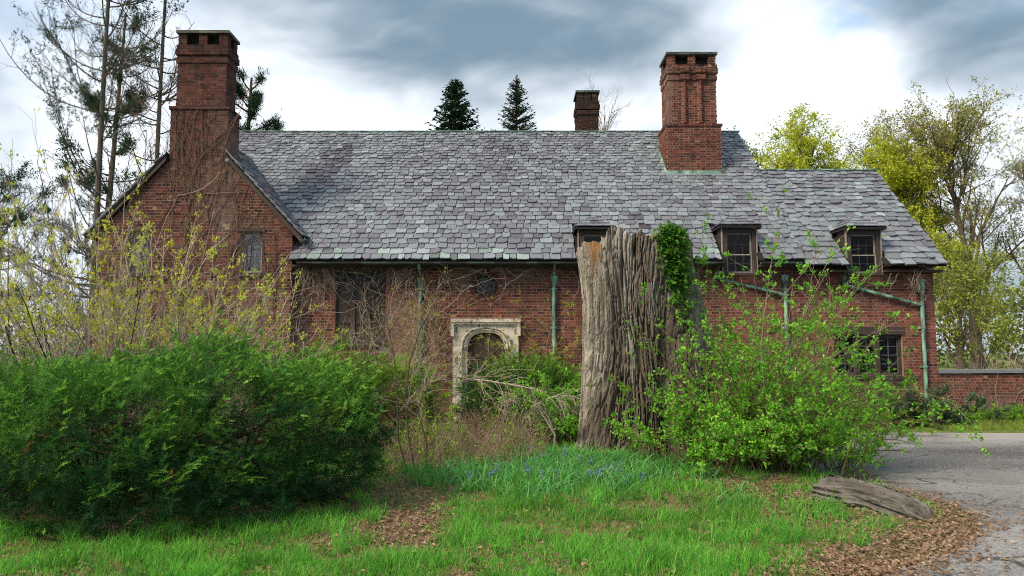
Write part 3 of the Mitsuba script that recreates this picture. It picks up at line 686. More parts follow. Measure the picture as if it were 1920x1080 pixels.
downspout(10.08, 3.42, -.05, [[(8.19, EY + .02, 3.68), (8.19, WY - .12, 3.52), (8.16, WY - .10, 3.34), (8.28, WY - .10, 3.25), (8.55, WY - .10, 3.18), (9.98, WY - .09, 2.80), (10.08, WY - .085, 2.77)]], feed=False)

# ------------------------------------------------------------------ garden wall
tag('garden_wall', 'low red brick garden wall with grey stone coping at the right', 'wall')
gwp = sg.box(10.435, -.3, 17.0, 1.12)
put('garden_wall__core', extrude(gwp, WY + .02, WY + .34), 'm_mortar')
bl = lay(gwp, (0, WY + .02, 0), (1, 0, 0), (0, -1, 0), rng, tone=.85)
set_bricks('garden_wall', bl, lambda c: c[0] < 12.75 and c[2] > .02, 290)
x = 10.44
while x < 17:
    L = rng.uniform(.75, 1.0); m = trimesh.creation.box([L - .008, .44, .085]); m.apply_translation([x + L / 2, WY + .18, 1.163 + rng.normal() * .003])
    put(num('garden_wall__coping_stone'), m, 'm_lead'); x += L

# ------------------------------------------------------------------ the tree stump
def vor(x, y, seed=0):
    """distance to the nearest and second nearest cell centre, in numpy"""
    f1 = np.full(x.shape, 9.0); f2 = f1.copy()
    fx, fy = np.floor(x), np.floor(y)
    for a in (-1, 0, 1):
        for b_ in (-1, 0, 1):
            cx, cy = fx + a, fy + b_
            q = np.stack([cx, cy, cx * 0 + seed], -1)
            d = np.hypot(cx + meshkit.noise(q * 1.0 + 0.0, 1) - x, cy + meshkit.noise(q, 2) - y)
            f2 = np.where(d < f1, f1, np.minimum(f2, d)); f1 = np.minimum(f1, d)
    return f1, f2
def bark_height(s, z, seed, fu, fz, wk=1.0):
    """0 in the furrows to 1 on the plates, for coordinates around and along a trunk"""
    p = np.stack([s * 2.2, z * 0.9, s * 0 + seed], -1)
    w = meshkit.fbm(p * 2.0, 3, seed) - 0.5
    w2 = meshkit.fbm(p * 1.3 + 7, 3, seed + 1) - 0.5
    def groove(a, b_, sd, wd):
        q = np.stack([s * a + w * 1.0, z * b_ + w2 * .8, s * 0 + sd], -1)
        n = meshkit.noise(q, sd) * .8 + meshkit.noise(q * A([2.1, 1.7, 1]) + 3, sd + 1) * .2
        e = np.clip(np.abs(n - .5) / (wd * wk), 0, 1); return e * e * (3 - 2 * e)
    h = np.minimum(groove(fu, fz, seed, .085), .35 + .65 * groove(fu * 1.3, fz * 1.5, seed + 11, .07))
    h = np.minimum(h, .62 + .38 * groove(fu * 2.6, fz * 3.2, seed + 23, .10))
    return h, w, w2
rng = np.random.default_rng(5)
tag('tree_stump', 'tall broken tree stump with deeply furrowed grey bark standing before the house', 'tree stump')
SX, SY = 1.83, 11.5
nt, nz = 520, 210
TH0 = -1.5 * np.pi
th, zz = np.meshgrid(np.concatenate([np.linspace(TH0, -3.6, 40, endpoint=False), np.linspace(-3.6, .3, 440, endpoint=False), np.linspace(.3, .5 * np.pi, 40, endpoint=False)]), np.linspace(-.06, 1, nz))
def prof(t, z):
    """plan radius of the stump at angle t (0 = +x, -pi/2 = towards the drive's near side) and height z"""
    zr = [-.3, 0, .25, .6, 1.0, 1.6, 2.2, 2.6, 3.0, 3.4]
    R = np.interp(z, zr, [1.50, 1.30, 1.16, 1.10, 1.08, 1.10, 1.06, .97, .89, .86])
    Lf = np.interp(z, zr, [1.12, .92, .78, .73, .70, .67, .66, .68, .73, .79])
    Fr = np.interp(z, zr, [1.15, .93, .79, .72, .68, .65, .63, .62, .62, .62])
    Bk = np.interp(z, zr, [1.0, .85, .75, .7, .68, .66, .64, .62, .60, .60])
    c, s = np.cos(t), np.sin(t)
    return 1 / np.sqrt((c / np.where(c > 0, R, Lf)) ** 2 + (s / np.where(s > 0, Bk, Fr)) ** 2)
top = 3.36 + 0.05 * np.sin(th[0] * 2) - 0.17 * np.clip((np.cos(th[0] - np.pi) - .55) / .25, 0, 1) + 0.20 * (meshkit.fbm(np.stack([th[0] * 8, th[0] * 0, th[0] * 0], -1), 3) - .5)
z = np.where(zz < 0, zz * 2.0, zz * top[None])
r = prof(th, z)
# buttress lobes and the dark hollow to the right of the front
lob = np.exp(-((th + 0.55) / .33) ** 2) * np.interp(z, [-.3, .6, 1.6, 2.3, 3], [.14, .13, .10, .03, 0]) - np.exp(-((th + 1.02) / .15) ** 2) * np.interp(z, [-.3, .4, 1.4, 1.9, 2.4], [.20, .20, .15, .08, 0])
lob += np.exp(-((th + 2.4) / .22) ** 2) * np.interp(z, [-.3, 0, .4, 1.2], [.14, .12, .06, 0]) + np.exp(-((th + 1.5) / .2) ** 2) * np.interp(z, [-.3, 0, .5, 1.4], [.12, .1, .05, 0]) + .07 * np.exp(-((th + .1) / .3) ** 2 - ((z - 1.75) / .5) ** 2)
fl = .025 * (meshkit.fbm(np.stack([np.cos(th) * 2.5, np.sin(th) * 2.5, z * .6], -1), 3, 4) - .5) * 2
r = r + lob + fl
sarc = th * .8
hb, w, w2 = bark_height(sarc + .05 * np.sin(z * 2.1 + sarc * 3), z, 3, 15.5, 1.25, 1.25)
edge = np.abs(th) / np.pi
seam = np.clip(np.minimum(th - TH0, .5 * np.pi - th) / .3, 0, 1)        # keeps the two ends of the pattern together at the back
# wedge where the bark has broken away
wedge = np.clip(1 - np.abs((th + 2.60) / np.maximum(.05 + .16 * (z - 2.72) / .55, .01)), 0, 1) * (z > 2.74)
wedge = np.clip(wedge * 4, 0, 1)
hole = np.exp(-((th + 1.63) / .045) ** 2 - ((z - 3.10) / .095) ** 2)
disp = (.078 * hb * seam + .014 * (meshkit.fbm(np.stack([sarc * 30, z * 9, sarc * 0], -1), 3, 9) - .5)) * (1 - wedge)
disp = disp - .10 * wedge + wedge * .03 * meshkit.fbm(np.stack([sarc * 60, z * 3, sarc * 0], -1), 2, 8) - .16 * hole
r = r + disp
v = np.stack([SX + r * np.cos(th), SY + r * np.sin(th), z], -1).reshape(-1, 3)
lich = meshkit.fbm(np.stack([sarc * 2.0, z * .55, sarc * 0 + 3], -1), 4, 12)
left = np.clip((np.cos(th - np.pi * .98) * .5 + .5) * 1.1 + .6 * (lich - .5), 0, 1)
tone = meshkit.fbm(np.stack([sarc * 14, z * 2.6, sarc * 0], -1), 3, 14)
grey, brown, pale = A([.185, .170, .150]), A([.108, .090, .074]), A([.35, .33, .295])
strand = meshkit.fbm(np.stack([sarc * 11 + w * 1.5, z * .8, sarc * 0 + 8], -1), 3, 31)
k = np.clip((lich * .6 + strand * .4 - .38) * 5.0, 0, 1)[..., None]
col = brown * (1 - k) + grey * k
k2 = np.clip((lich * .5 + strand * .5 + .24 * left - .62) * 5, 0, 1)[..., None] * .8
col = col * (1 - k2) + pale * k2
col = col * (.72 + .56 * tone[..., None])
col = col * (1 - wedge[..., None]) + wedge[..., None] * (A([.30, .165, .07]) * (.45 + 1.0 * meshkit.fbm(np.stack([sarc * 40, z * 2, sarc * 0], -1), 3, 5)[..., None]))
i = np.arange(nt * nz).reshape(nz, nt); j = np.roll(i, -1, 1)
# the broken top
ring = v.reshape(nz, nt, 3)[-1]
cc = [ring]; ccol = [np.broadcast_to(A([.24, .17, .11]), (nt, 3))]
for q in (.8, .55, .3, .05):
    p = A([SX, SY, 0]) + (ring - A([SX, SY, 0])) * A([q, q, 1]); p[:, 2] += -.10 * (1 - q) + .10 * (meshkit.fbm(p * 5, 3, 3) - .5) * (1 - q * .5); cc.append(p); ccol.append(np.broadcast_to(A([.15, .11, .08]), (nt, 3)) * (.6 + .8 * meshkit.fbm(p * 9, 3, 6)[:, None]))
put('tree_stump__trunk', (v, np.stack([i[:-1], j[:-1], j[1:], i[1:]], -1).reshape(-1, 4)), 'm_bark', col.reshape(-1, 3), smooth=True)
m = 5; i2 = np.arange(nt * m).reshape(m, nt); j2 = np.roll(i2, -1, 1)
put('tree_stump__broken_top', (np.vstack(cc), np.stack([i2[:-1], j2[:-1], j2[1:], i2[1:]], -1).reshape(-1, 4)), 'm_matte', np.vstack(ccol))
def stump_pt(t, z, off):
    rr = prof(t, z) + .03 + off
    n = np.stack([np.cos(t), np.sin(t), t * 0], -1)
    return A([SX, SY, 0]) + n * rr[:, None] + np.stack([t * 0, t * 0, z], -1), n

# log on the ground by the drive
tag('fallen_log', 'short grey log with deep bark furrows lying among leaves beside the drive', 'log')
P0, P1 = A([3.44, 8.4, .065]), A([3.95, 7.24, .0])
nu, nv = 190, 130
uu, tt = np.meshgrid(np.linspace(0, 1, nu), np.linspace(-.6 * np.pi, 1.4 * np.pi, nv, endpoint=False), indexing='ij')
ax = nrm(P1 - P0); sd = nrm(np.cross(ax, [0, 0, 1.0])); upv = np.cross(sd, ax)
ctr = P0 + (P1 - P0) * uu[..., None] + upv * (.05 * np.sin(np.pi * uu))[..., None] + sd * (.05 * np.sin(uu * 3))[..., None]
rad = .175 * np.interp(uu, [0, .05, .8, .95, 1], [.90, 1, .92, .72, .35])
hb, _, _ = bark_height(tt * .2, uu * 1.4, 8, 24., 1.7, 1.7)
rad = rad + .055 * hb - .03 + .012 * meshkit.fbm(np.stack([tt * 4, uu * 20, tt * 0], -1), 3, 2)
v = ctr + (sd * np.cos(tt)[..., None] * 1.12 + upv * np.sin(tt)[..., None] * 1.0) * rad[..., None]
tone = meshkit.fbm(np.stack([tt * 3, uu * 9, tt * 0], -1), 4, 4)[..., None]
col = (A([.065, .062, .058]) * (1 - tone) + A([.215, .205, .19]) * tone) * (.75 + .4 * meshkit.fbm(np.stack([tt * 9, uu * 40, tt * 0], -1), 2, 6)[..., None])
i = np.arange(nu * nv).reshape(nu, nv); j = np.roll(i, -1, 1)
put('fallen_log__bark', (v.reshape(-1, 3), np.stack([i[:-1], i[1:], j[1:], j[:-1]], -1).reshape(-1, 4)), 'm_bark', col.reshape(-1, 3), smooth=True)
ce = MB()
for e, s in ((0, 1), (nu - 1, -1)):
    rg = v[e]; c0 = rg.mean(0)
    ce.add(np.vstack([rg, c0 + (rg - c0) * .5 - s * ax * .01, c0[None]]), np.vstack([[[a, (a + 1) % nv, nv + (a + 1) % nv], [a, nv + (a + 1) % nv, nv + a]] for a in range(nv)] + [[[nv + a, nv + (a + 1) % nv, 2 * nv] for a in range(nv)]]), (.17, .13, .10))
ce.build('fallen_log__cut_end', 'm_matte')

# ------------------------------------------------------------------ yew bushes
def lobes_surface(lobes, n, rng, shell=(0.86, 1.05), amp=.36, freq=2.3, seed=1, zmin=.02):
    """points through the outer shell of a union of ellipsoids, with their outward directions"""
    L = A(lobes, float); area = (L[:, 3] * L[:, 4] + L[:, 4] * L[:, 5] + L[:, 3] * L[:, 5]); pr_ = area / area.sum()
    out_p, out_n = [], []; have = 0
    while have < n:
        k = rng.choice(len(L), size=n, p=pr_); d = nrm(rng.normal(size=(n, 3)))
        bump = 1 + amp * (meshkit.fbm(d * freq + L[k, :3] * 2, 3, seed) - .5) * 2
        sc = rng.uniform(*shell, n)[:, None] * bump[:, None]
        p = L[k, :3] + d * L[k, 3:] * sc
        inside = np.zeros(n, bool)
        for q in range(len(L)):
            e = (p - L[q, :3]) / (L[q, 3:] * min(shell[0], 1) * .88); inside |= (k != q) & ((e ** 2).sum(1) < 1)
        ok = ~inside & (p[:, 2] > zmin)
        out_p.append(p[ok]); out_n.append(nrm(d / L[k, 3:])[ok]); have += ok.sum()
    return np.vstack(out_p)[:n], np.vstack(out_n)[:n]
def yew(key, label, lobes, n, rng, plumes=400, dark=(.019, .063, .024), mid=(.045, .145, .036), lite=(.18, .40, .055), seed=1, Ls=.13, lean=(.25, 0, .55), nl=.027, nw=.0095, group=None):
    tag(key, label, 'yew bush', group)
    rng = np.random.default_rng(seed)
    L = A(lobes); zt = L[:, 2] + L[:, 5]; ztop = zt.max()
    # inner limbs
    b = MB(); c0 = L[:, :3].mean(0)
    base = np.c_[rng.normal(c0[0], L[:, 0].std() * .7 + .15, 26), rng.normal(c0[1] + .3, .2, 26), np.zeros(26)]
    p, nn = lobes_surface(lobes, 80, rng, (.5, .75), seed=seed); p = p[p[:, 2] > zt.max() * .45][:26]; base = base[:len(p)]
    t = np.linspace(0, 1, 7)[None, :, None]
    pts = base[:, None] * (1 - t) + p[:, None] * t; pts[..., 2] += .25 * np.sin(np.pi * t[..., 0]) ; pts += .05 * rng.normal(size=pts.shape)
    stems(b, pts, .022, .006, (.055, .04, .03), 4, rng=rng)
    p2, d2, _, _ = spawn(pts, 120, .6, 1, 50, rng); stems(b, grow(p2, d2, .5, 5, (0, 0, .4), .15, rng), .007, .003, (.07, .045, .032), 3, rng=rng)
    b.build(key + '__limb', 'm_matte')
    f = MB()
    # fans of flat needle sprays: a dim inner layer, then the outer shell with gaps between the boughs
    for cnt, sh, sz, gap in ((int(n * .42), (.60, .84), 1.2, 0), (int(n * .95), (.84, 1.05), 1.0, .40)):
        p, nn = lobes_surface(lobes, cnt, rng, sh, seed=seed)
        if gap:
            keep = meshkit.fbm(p * 3.4 + 5, 2, seed + 8) > gap - .12 * rng.random(len(p)); p, nn = p[keep], nn[keep]
        m_ = len(p); d = nrm(nn * .8 + A(lean) + .5 * rng.normal(size=p.shape)); pl = nrm(nn * .5 + A([0, 0, .7]) + .45 * rng.normal(size=p.shape))
        hl = np.clip((nn[:, 2] * .55 + .5), 0, 1) * np.clip(p[:, 2] / ztop + .15, 0, 1)  # highlight and shade put into the colour: high, upward-facing sprays lighter, low ones darker
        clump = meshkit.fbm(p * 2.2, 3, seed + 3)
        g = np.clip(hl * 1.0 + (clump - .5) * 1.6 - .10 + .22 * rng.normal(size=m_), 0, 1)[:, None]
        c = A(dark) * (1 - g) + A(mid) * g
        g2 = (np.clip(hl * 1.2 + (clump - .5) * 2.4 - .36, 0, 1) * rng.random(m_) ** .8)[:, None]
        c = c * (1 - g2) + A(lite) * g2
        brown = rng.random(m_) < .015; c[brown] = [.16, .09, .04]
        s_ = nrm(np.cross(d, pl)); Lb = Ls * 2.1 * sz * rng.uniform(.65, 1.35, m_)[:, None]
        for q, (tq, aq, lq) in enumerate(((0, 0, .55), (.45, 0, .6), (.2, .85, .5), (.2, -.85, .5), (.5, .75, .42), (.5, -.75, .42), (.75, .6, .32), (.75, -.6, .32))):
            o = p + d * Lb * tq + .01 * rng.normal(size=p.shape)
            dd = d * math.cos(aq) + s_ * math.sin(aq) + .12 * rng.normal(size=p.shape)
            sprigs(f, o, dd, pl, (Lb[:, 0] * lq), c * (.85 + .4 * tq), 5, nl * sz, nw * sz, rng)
    # longer young shoots standing out of the top
    p, nn = lobes_surface(lobes, plumes * 4, rng, (.9, 1.0), seed=seed); ok = (nn[:, 2] > .12); p, nn = p[ok][:plumes], nn[ok][:plumes]
    sh = grow(p, nn * .5 + A(lean) * 1.5 + .3 * rng.normal(size=p.shape), rng.uniform(.16, .55, len(p)), 5, (.35, 0, -.15), .08, rng)
    for q in range(4):
        a, dd = sh[:, q], nrm(sh[:, q + 1] - sh[:, q])
        for s in (-1, 1):
            sd_ = nrm(np.cross(dd, A([0, 0, 1.0]) + .4 * rng.normal(size=dd.shape)))
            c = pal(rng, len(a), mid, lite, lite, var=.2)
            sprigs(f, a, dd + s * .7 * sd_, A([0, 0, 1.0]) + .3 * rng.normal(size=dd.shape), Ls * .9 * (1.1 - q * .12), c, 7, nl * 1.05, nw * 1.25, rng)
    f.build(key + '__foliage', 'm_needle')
BIG = [(-4.9, 7.8, .64, 1.2, 1.0, .70), (-3.8, 7.25, .66, .95, .95, .72), (-2.85, 7.65, .70, .85, .95, .74), (-2.0, 8.15, .66, .55, .7, .58), (-3.25, 8.0, 1.10, .52, .55, .60), (-4.15, 8.4, .85, .7, .8, .56), (-2.3, 8.6, .85, .5, .6, .58), (-6.1, 8.6, .7, 1.0, .9, .70), (-4.85, 7.15, .34, 1.1, .72, .46), (-3.45, 6.85, .33, .85, .60, .44), (-2.65, 7.35, .32, .6, .58, .40), (-3.75, 8.0, 1.0, .45, .5, .52)]
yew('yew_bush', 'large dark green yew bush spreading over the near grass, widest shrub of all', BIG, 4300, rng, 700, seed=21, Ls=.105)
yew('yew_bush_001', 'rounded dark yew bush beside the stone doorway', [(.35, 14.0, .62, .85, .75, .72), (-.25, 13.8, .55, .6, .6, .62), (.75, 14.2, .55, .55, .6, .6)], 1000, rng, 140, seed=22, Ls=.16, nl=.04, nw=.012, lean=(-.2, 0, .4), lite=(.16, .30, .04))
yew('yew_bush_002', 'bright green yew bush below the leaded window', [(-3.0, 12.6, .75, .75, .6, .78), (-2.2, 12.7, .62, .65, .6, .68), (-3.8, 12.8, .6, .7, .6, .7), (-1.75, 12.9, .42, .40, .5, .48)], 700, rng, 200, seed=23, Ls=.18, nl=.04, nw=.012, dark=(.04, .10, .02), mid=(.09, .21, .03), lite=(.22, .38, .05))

# ------------------------------------------------------------------ leafy and budding shrubs
def clusters(mb, p, d, n, L, W, cols, rng, spread=.9, up=(0, 0, 1), size=.02, fold=.2):
    """n leaves at each point, fanned about d"""
    P = np.repeat(p, n, 0) + rng.normal(size=(len(p) * n, 3)) * size
    D = nrm(np.repeat(nrm(d), n, 0) + spread * rng.normal(size=P.shape))
    U = A(up) + .5 * rng.normal(size=P.shape)
    c = np.repeat(cols, n, 0) * (1 + .13 * rng.normal(size=(len(P), 1)))
    leaves(mb, P, D, U, L * rng.uniform(.6, 1.3, len(P)), W * rng.uniform(.7, 1.25, len(P)), c, fold)
def leafy_shrub(key, label, centre, spread, nc, length, rng, cols, nside=4, nl=5, L=.05, W=.028, trop=(0, 0, -.9), upness=1.0, cane=(.11, .075, .05), wob=.08, cat='shrub', K=9, bias=(0, 0, 0), tmin=.25, r0=.009, group=None, sidelen=.45, dens=3):
    tag(key, label, cat, group)
    base = np.c_[centre[0] + spread[0] * rng.normal(size=nc), centre[1] + spread[1] * rng.normal(size=nc), np.zeros(nc)]
    base[:, 2] = gz(base[:, 0], base[:, 1])
    a = rng.uniform(0, 2 * np.pi, nc)
    d = np.c_[np.cos(a) * rng.uniform(.1, .9, nc), np.sin(a) * rng.uniform(.1, .7, nc), np.full(nc, upness)] + A(bias)
    main_ = grow(base, d, rng.uniform(.55, 1.1, nc) * length, K, trop, wob, rng)
    main_[..., 2] = np.maximum(main_[..., 2], .03)
    b = MB(); stems(b, main_, r0, .003, cane, 4, .2, rng)
    p, dd, _, t = spawn(main_, nc * nside, tmin, 1, 55, rng, .15)
    side = grow(p, dd, rng.uniform(.4, 1.2, len(p)) * sidelen, 6, (0, 0, .1), .12, rng); side[..., 2] = np.maximum(side[..., 2], .03)
    stems(b, side, .004, .0015, A(cane) * 1.1, 3, .2, rng)
    b.build(key + '__stem', 'm_matte')
    f = MB()
    q1, e1, _, _ = spawn(side, len(side) * dens, .15, 1, 50, rng, .3); q2, e2, _, _ = spawn(main_, nc * 4, tmin, 1, 60, rng, .3)
    q, e = np.vstack([q1, q2]), np.vstack([e1, e2])
    clusters(f, q, e, nl, L, W, pal(rng, len(q), *cols), rng)
    f.build(key + '__leaves', 'm_leaf')
LIME = [(.19, .49, .04), (.29, .58, .06), (.12, .38, .04), (.25, .54, .09)]
leafy_shrub('rose_thicket', 'big bright green bramble thicket with arching canes at the right of the stump', (3.28, 10.3), (.38, .40), 96, 2.55, rng, LIME, nside=7, nl=6, L=.052, W=.032, trop=(.1, -.1, -1.0), bias=(0, -.1, .2), cat='thicket', sidelen=.5, tmin=.08)
leafy_shrub('rose_thicket_001', 'lower sprawling bramble thicket behind the fallen log', (3.95, 10.2), (.36, .35), 62, 1.4, rng, LIME, nside=7, nl=7, L=.05, W=.03, trop=(.1, -.1, -1.1), cat='thicket', sidelen=.4, tmin=.06)
leafy_shrub('tall_sapling', 'tall loose sapling with lime leaves rising before the eaves right of the stump', (3.4, 10.9), (.32, .3), 24, 3.5, rng, LIME, nside=8, nl=7, L=.062, W=.034, trop=(.35, 0, -.35), wob=.07, cane=(.20, .16, .125), r0=.013, sidelen=.55, dens=2, cat='sapling', tmin=.3)
leafy_shrub('tall_sapling_001', 'slender leafy sapling standing in front of the dormer left of the last one', (4.05, 11.4), (.3, .3), 8, 3.0, rng, LIME, nside=6, L=.06, W=.034, trop=(.25, 0, -.3), wob=.07, cane=(.20, .16, .125), r0=.011, sidelen=.5, dens=2, cat='sapling', tmin=.35)
leafy_shrub('low_bush', 'low lime green bush at the foot of the stump towards the grass', (2.95, 9.75), (.36, .22), 60, 1.2, rng, LIME, nside=7, nl=7, L=.052, W=.032, trop=(0, 0, -1.2), sidelen=.3)
leafy_shrub('low_bush_001', 'lime green bush between the yew by the door and the stump', (.98, 12.3), (.17, .3), 60, 1.3, rng, LIME, nside=6, L=.06, W=.035, trop=(0, 0, -.7), sidelen=.35)
leafy_shrub('low_bush_002', 'tangled leafy shrub growing against the lower wall below the barred window', (6.0, 14.6), (.5, .4), 50, 1.35, rng, [(.15, .35, .04), (.24, .43, .06), (.10, .26, .04)], nside=8, L=.08, W=.045, trop=(.05, 0, -1.3), sidelen=.45)
leafy_shrub('evergreen_shrub', 'dark glossy evergreen shrub at the foot of the wall by the last drainpipe', (8.6, 16.6), (.65, .3), 60, 1.0, rng, [(.05, .10, .055), (.08, .15, .08), (.14, .21, .13)], nside=5, nl=6, L=.12, W=.04, trop=(0, 0, -1.3), sidelen=.3)
leafy_shrub('wall_seedling', 'young upright leafy shoot standing in front of the brick left of the leaded window', (-3.85, 14.6), (.1, .08), 5, 1.95, rng, LIME, nside=9, L=.09, W=.05, trop=(0, 0, .2), sidelen=.22, tmin=.45, cat='plant')
leafy_shrub('door_bramble', 'pale leafy bramble leaning over the yew in front of the door', (-.35, 13.1), (.16, .15), 11, 1.25, rng, [(.22, .38, .06), (.30, .45, .08), (.15, .3, .04)], nside=5, L=.06, W=.03, trop=(.3, 0, -.8), cane=(.24, .2, .15), sidelen=.35, tmin=.35, cat='bramble')
leafy_shrub('vine_seedling', 'thin green seedling climbing among dry stalks before the doorway', (-1.02, 10.6), (.05, .05), 4, 1.85, rng, [(.22, .42, .04), (.3, .46, .06)], nside=8, L=.055, W=.03, trop=(0, 0, .3), sidelen=.16, tmin=.1, cat='plant')
leafy_shrub('weed', 'low weeds along the foot of the garden wall', (11.3, 17.6), (.9, .2), 80, .35, rng, [(.15, .36, .04), (.22, .42, .05)], nside=3, L=.07, W=.04, sidelen=.15, cat='weeds')
# arching bare canes over the drive
tag('arching_cane', 'long thin cane arching out over the drive', 'cane')
b = MB(); c1 = A([[[4.3, 9.9, .9], [4.7, 9.7, 1.12], [5.1, 9.5, 1.15], [5.45, 9.3, .98], [5.6, 9.1, .68], [5.65, 9.0, .38]]]); stems(b, c1, .006, .003, (.16, .2, .07), 4, rng=rng); b.build('arching_cane__stem', 'm_matte')
f = MB(); q, e, _, _ = spawn(c1, 26, .1, 1, 60, rng, .2); clusters(f, q, e, 4, .04, .022, pal(rng, 26, *LIME), rng); f.build('arching_cane__leaves', 'm_leaf')

# the budding shrub on the left
tag('budding_shrub', 'tall many-stemmed shrub with small yellow green buds before the gable', 'shrub')
rng = np.random.default_rng(31)
n = 120
base = np.c_[np.clip(rng.normal(-5.0, .85, n), -9, -3.55), rng.normal(9.9, .35, n), np.zeros(n)]
side_ = (base[:, 0] + 4.85) / .75
d = np.c_[.26 * side_ + rng.normal(0, .27, n), rng.normal(0, .3, n), np.ones(n)]
ms = grow(base, d, (1.10 - .52 * np.clip((base[:, 0] + 5.2) / 1.4, 0, 1)) * rng.uniform(1.9, 3.75, n), 10, (0, 0, .0), .06, rng)
b = MB()
dk = rng.random(n) < .22
stems(b, ms[dk], .017, .004, (.045, .038, .034), 5, .2, rng); stems(b, ms[~dk], .012, .0035, (.30, .26, .22), 4, .25, rng)
p, dd, _, _ = spawn(ms, 900, .2, .97, 32, rng, .15); s2 = grow(p, dd, rng.uniform(.35, 1.1, 900), 7, (0, 0, .1), .09, rng); stems(b, s2, .005, .002, (.36, .31, .26), 3, .25, rng)
p, dd, _, _ = spawn(s2, 2600, .15, 1, 40, rng, .1); s3 = grow(p, dd, rng.uniform(.12, .42, 2600), 5, (0, 0, .1), .12, rng); stems(b, s3, .0028, .0013, (.40, .35, .29), 3, .25, rng)
b.build('budding_shrub__stem', 'm_matte')
f = MB(); BUD = [(.60, .62, .05), (.48, .58, .06), (.40, .52, .08), (.66, .64, .12)]
for src, cnt, a, c_ in ((s2, 1300, .3, 1), (s3, 2300, .4, 1), (ms, 260, .7, 1)):
    q, e, _, _ = spawn(src, int(cnt * .8), a, c_, 40, rng, .5)
    ok = q[:, 2] > 1.35 + .6 * rng.random(len(q)); q, e = q[ok], e[ok]
    clusters(f, q, e, 6, .047, .026, pal(rng, len(q), *BUD), rng, .75)
f.build('budding_shrub__leaves', 'm_leaf')
# grey twiggy undergrowth behind and to the right of it
def thicket(key, label, cat, x0, x1, y0, y1, n, h, col, rng, tops=None, sub=4, kind=None, lean=.35, r=.005, budc=None, wob=.12):
    if kind is None: tag(key, label, cat)
    base = np.c_[rng.uniform(x0, x1, n), rng.uniform(y0, y1, n), np.zeros(n)]; base[:, 2] = gz(base[:, 0], base[:, 1])
    d = np.c_[rng.normal(0, lean, n), rng.normal(0, lean, n), np.ones(n)]
    s1 = grow(base, d, rng.uniform(.5, 1.1, n) * h, 8, (0, 0, -.3), wob, rng)
    b = MB(); stems(b, s1, r, r * .35, col, 3, .3, rng)
    p, dd, _, _ = spawn(s1, n * sub, .25, 1, 45, rng); s2_ = grow(p, dd, rng.uniform(.15, .4, len(p)) * h, 5, (0, 0, -.1), wob, rng); stems(b, s2_, r * .55, r * .25, col, 3, .3, rng)
    b.build(key + '__stem' if kind is None else key, 'm_matte', kind=kind)
    if budc is not None:
        f = MB(); q, e, _, _ = spawn(s2_, len(s2_), .3, 1, 50, rng, .3); clusters(f, q, e, 3, .05, .025, pal(rng, len(q), *budc), rng); f.build(key + '__leaves', 'm_leaf')
    if kind: labels[key].update(label=label, category=cat)
thicket('dry_brush', 'tangle of pale dry twigs in front of the gable wall', 'brush', -6.2, -2.3, 12.0, 14.5, 420, 2.0, (.30, .24, .185), rng, kind='stuff', wob=.16)
thicket('dry_stalks', 'thin brown dead stalks in a mass on the path to the door', 'stalks', -1.7, .35, 9.7, 12.3, 600, .60, (.25, .18, .135), rng, sub=3, kind='stuff', r=.0035)
thicket('dry_stalks_001', 'reddish dead stalks heaped in front of the doorway', 'stalks', -.9, .2, 12.4, 14.5, 420, .8, (.25, .165, .125), rng, sub=3, kind='stuff', r=.004, lean=.5)
thicket('green_weeds', 'sparse fresh green weeds coming up among the dead stalks', 'weeds', -1.9, .5, 9.8, 13.0, 150, .45, (.16, .2, .06), rng, sub=4, budc=[(.24, .45, .05), (.32, .5, .08)], r=.004)
# leaning young tree with forked dark stems by the big yew
tag('forked_sapling', 'leaning dead sapling with forked grey stems between the big yew and the doorway', 'sapling')
b = MB()
mp = A([[[-1.25, 9.9, 0], [-1.36, 9.95, .5], [-1.42, 10.0, 1.0], [-1.36, 10.0, 1.5], [-1.22, 10.0, 1.95], [-1.02, 10.05, 2.3]], [[-1.35, 9.95, 0], [-1.5, 10.0, .45], [-1.52, 10., .9], [-1.55, 10.0, 1.4], [-1.62, 10.0, 1.8], [-1.72, 10.0, 2.2]], [[-1.15, 10, 0], [-1.12, 10., .4], [-1.25, 10., .85], [-1.1, 10, 1.2], [-.75, 10, 1.28], [-.3, 10, 1.22]]])
stems(b, mp, .015, .005, (.075, .062, .052), 6, rng=rng)
p, dd, _, _ = spawn(mp, 60, .3, 1, 45, rng, .1); s2 = grow(p, dd, rng.uniform(.3, .9, 60), 7, (0, 0, -.2), .14, rng); stems(b, s2, .006, .002, (.27, .22, .18), 3, .2, rng)
p, dd, _, _ = spawn(s2, 240, .2, 1, 45, rng); stems(b, grow(p, dd, rng.uniform(.1, .35, 240), 5, (0, 0, 0), .14, rng), .003, .0012, (.30, .25, .2), 3, .2, rng)
b.build('forked_sapling__stem', 'm_matte')
f = MB(); q, e, _, _ = spawn(s2, 120, .3, 1, 50, rng, .3); clusters(f, q, e, 3, .045, .024, pal(rng, len(q), (.24, .3, .05), (.18, .27, .05)), rng); f.build('forked_sapling__leaves', 'm_leaf')
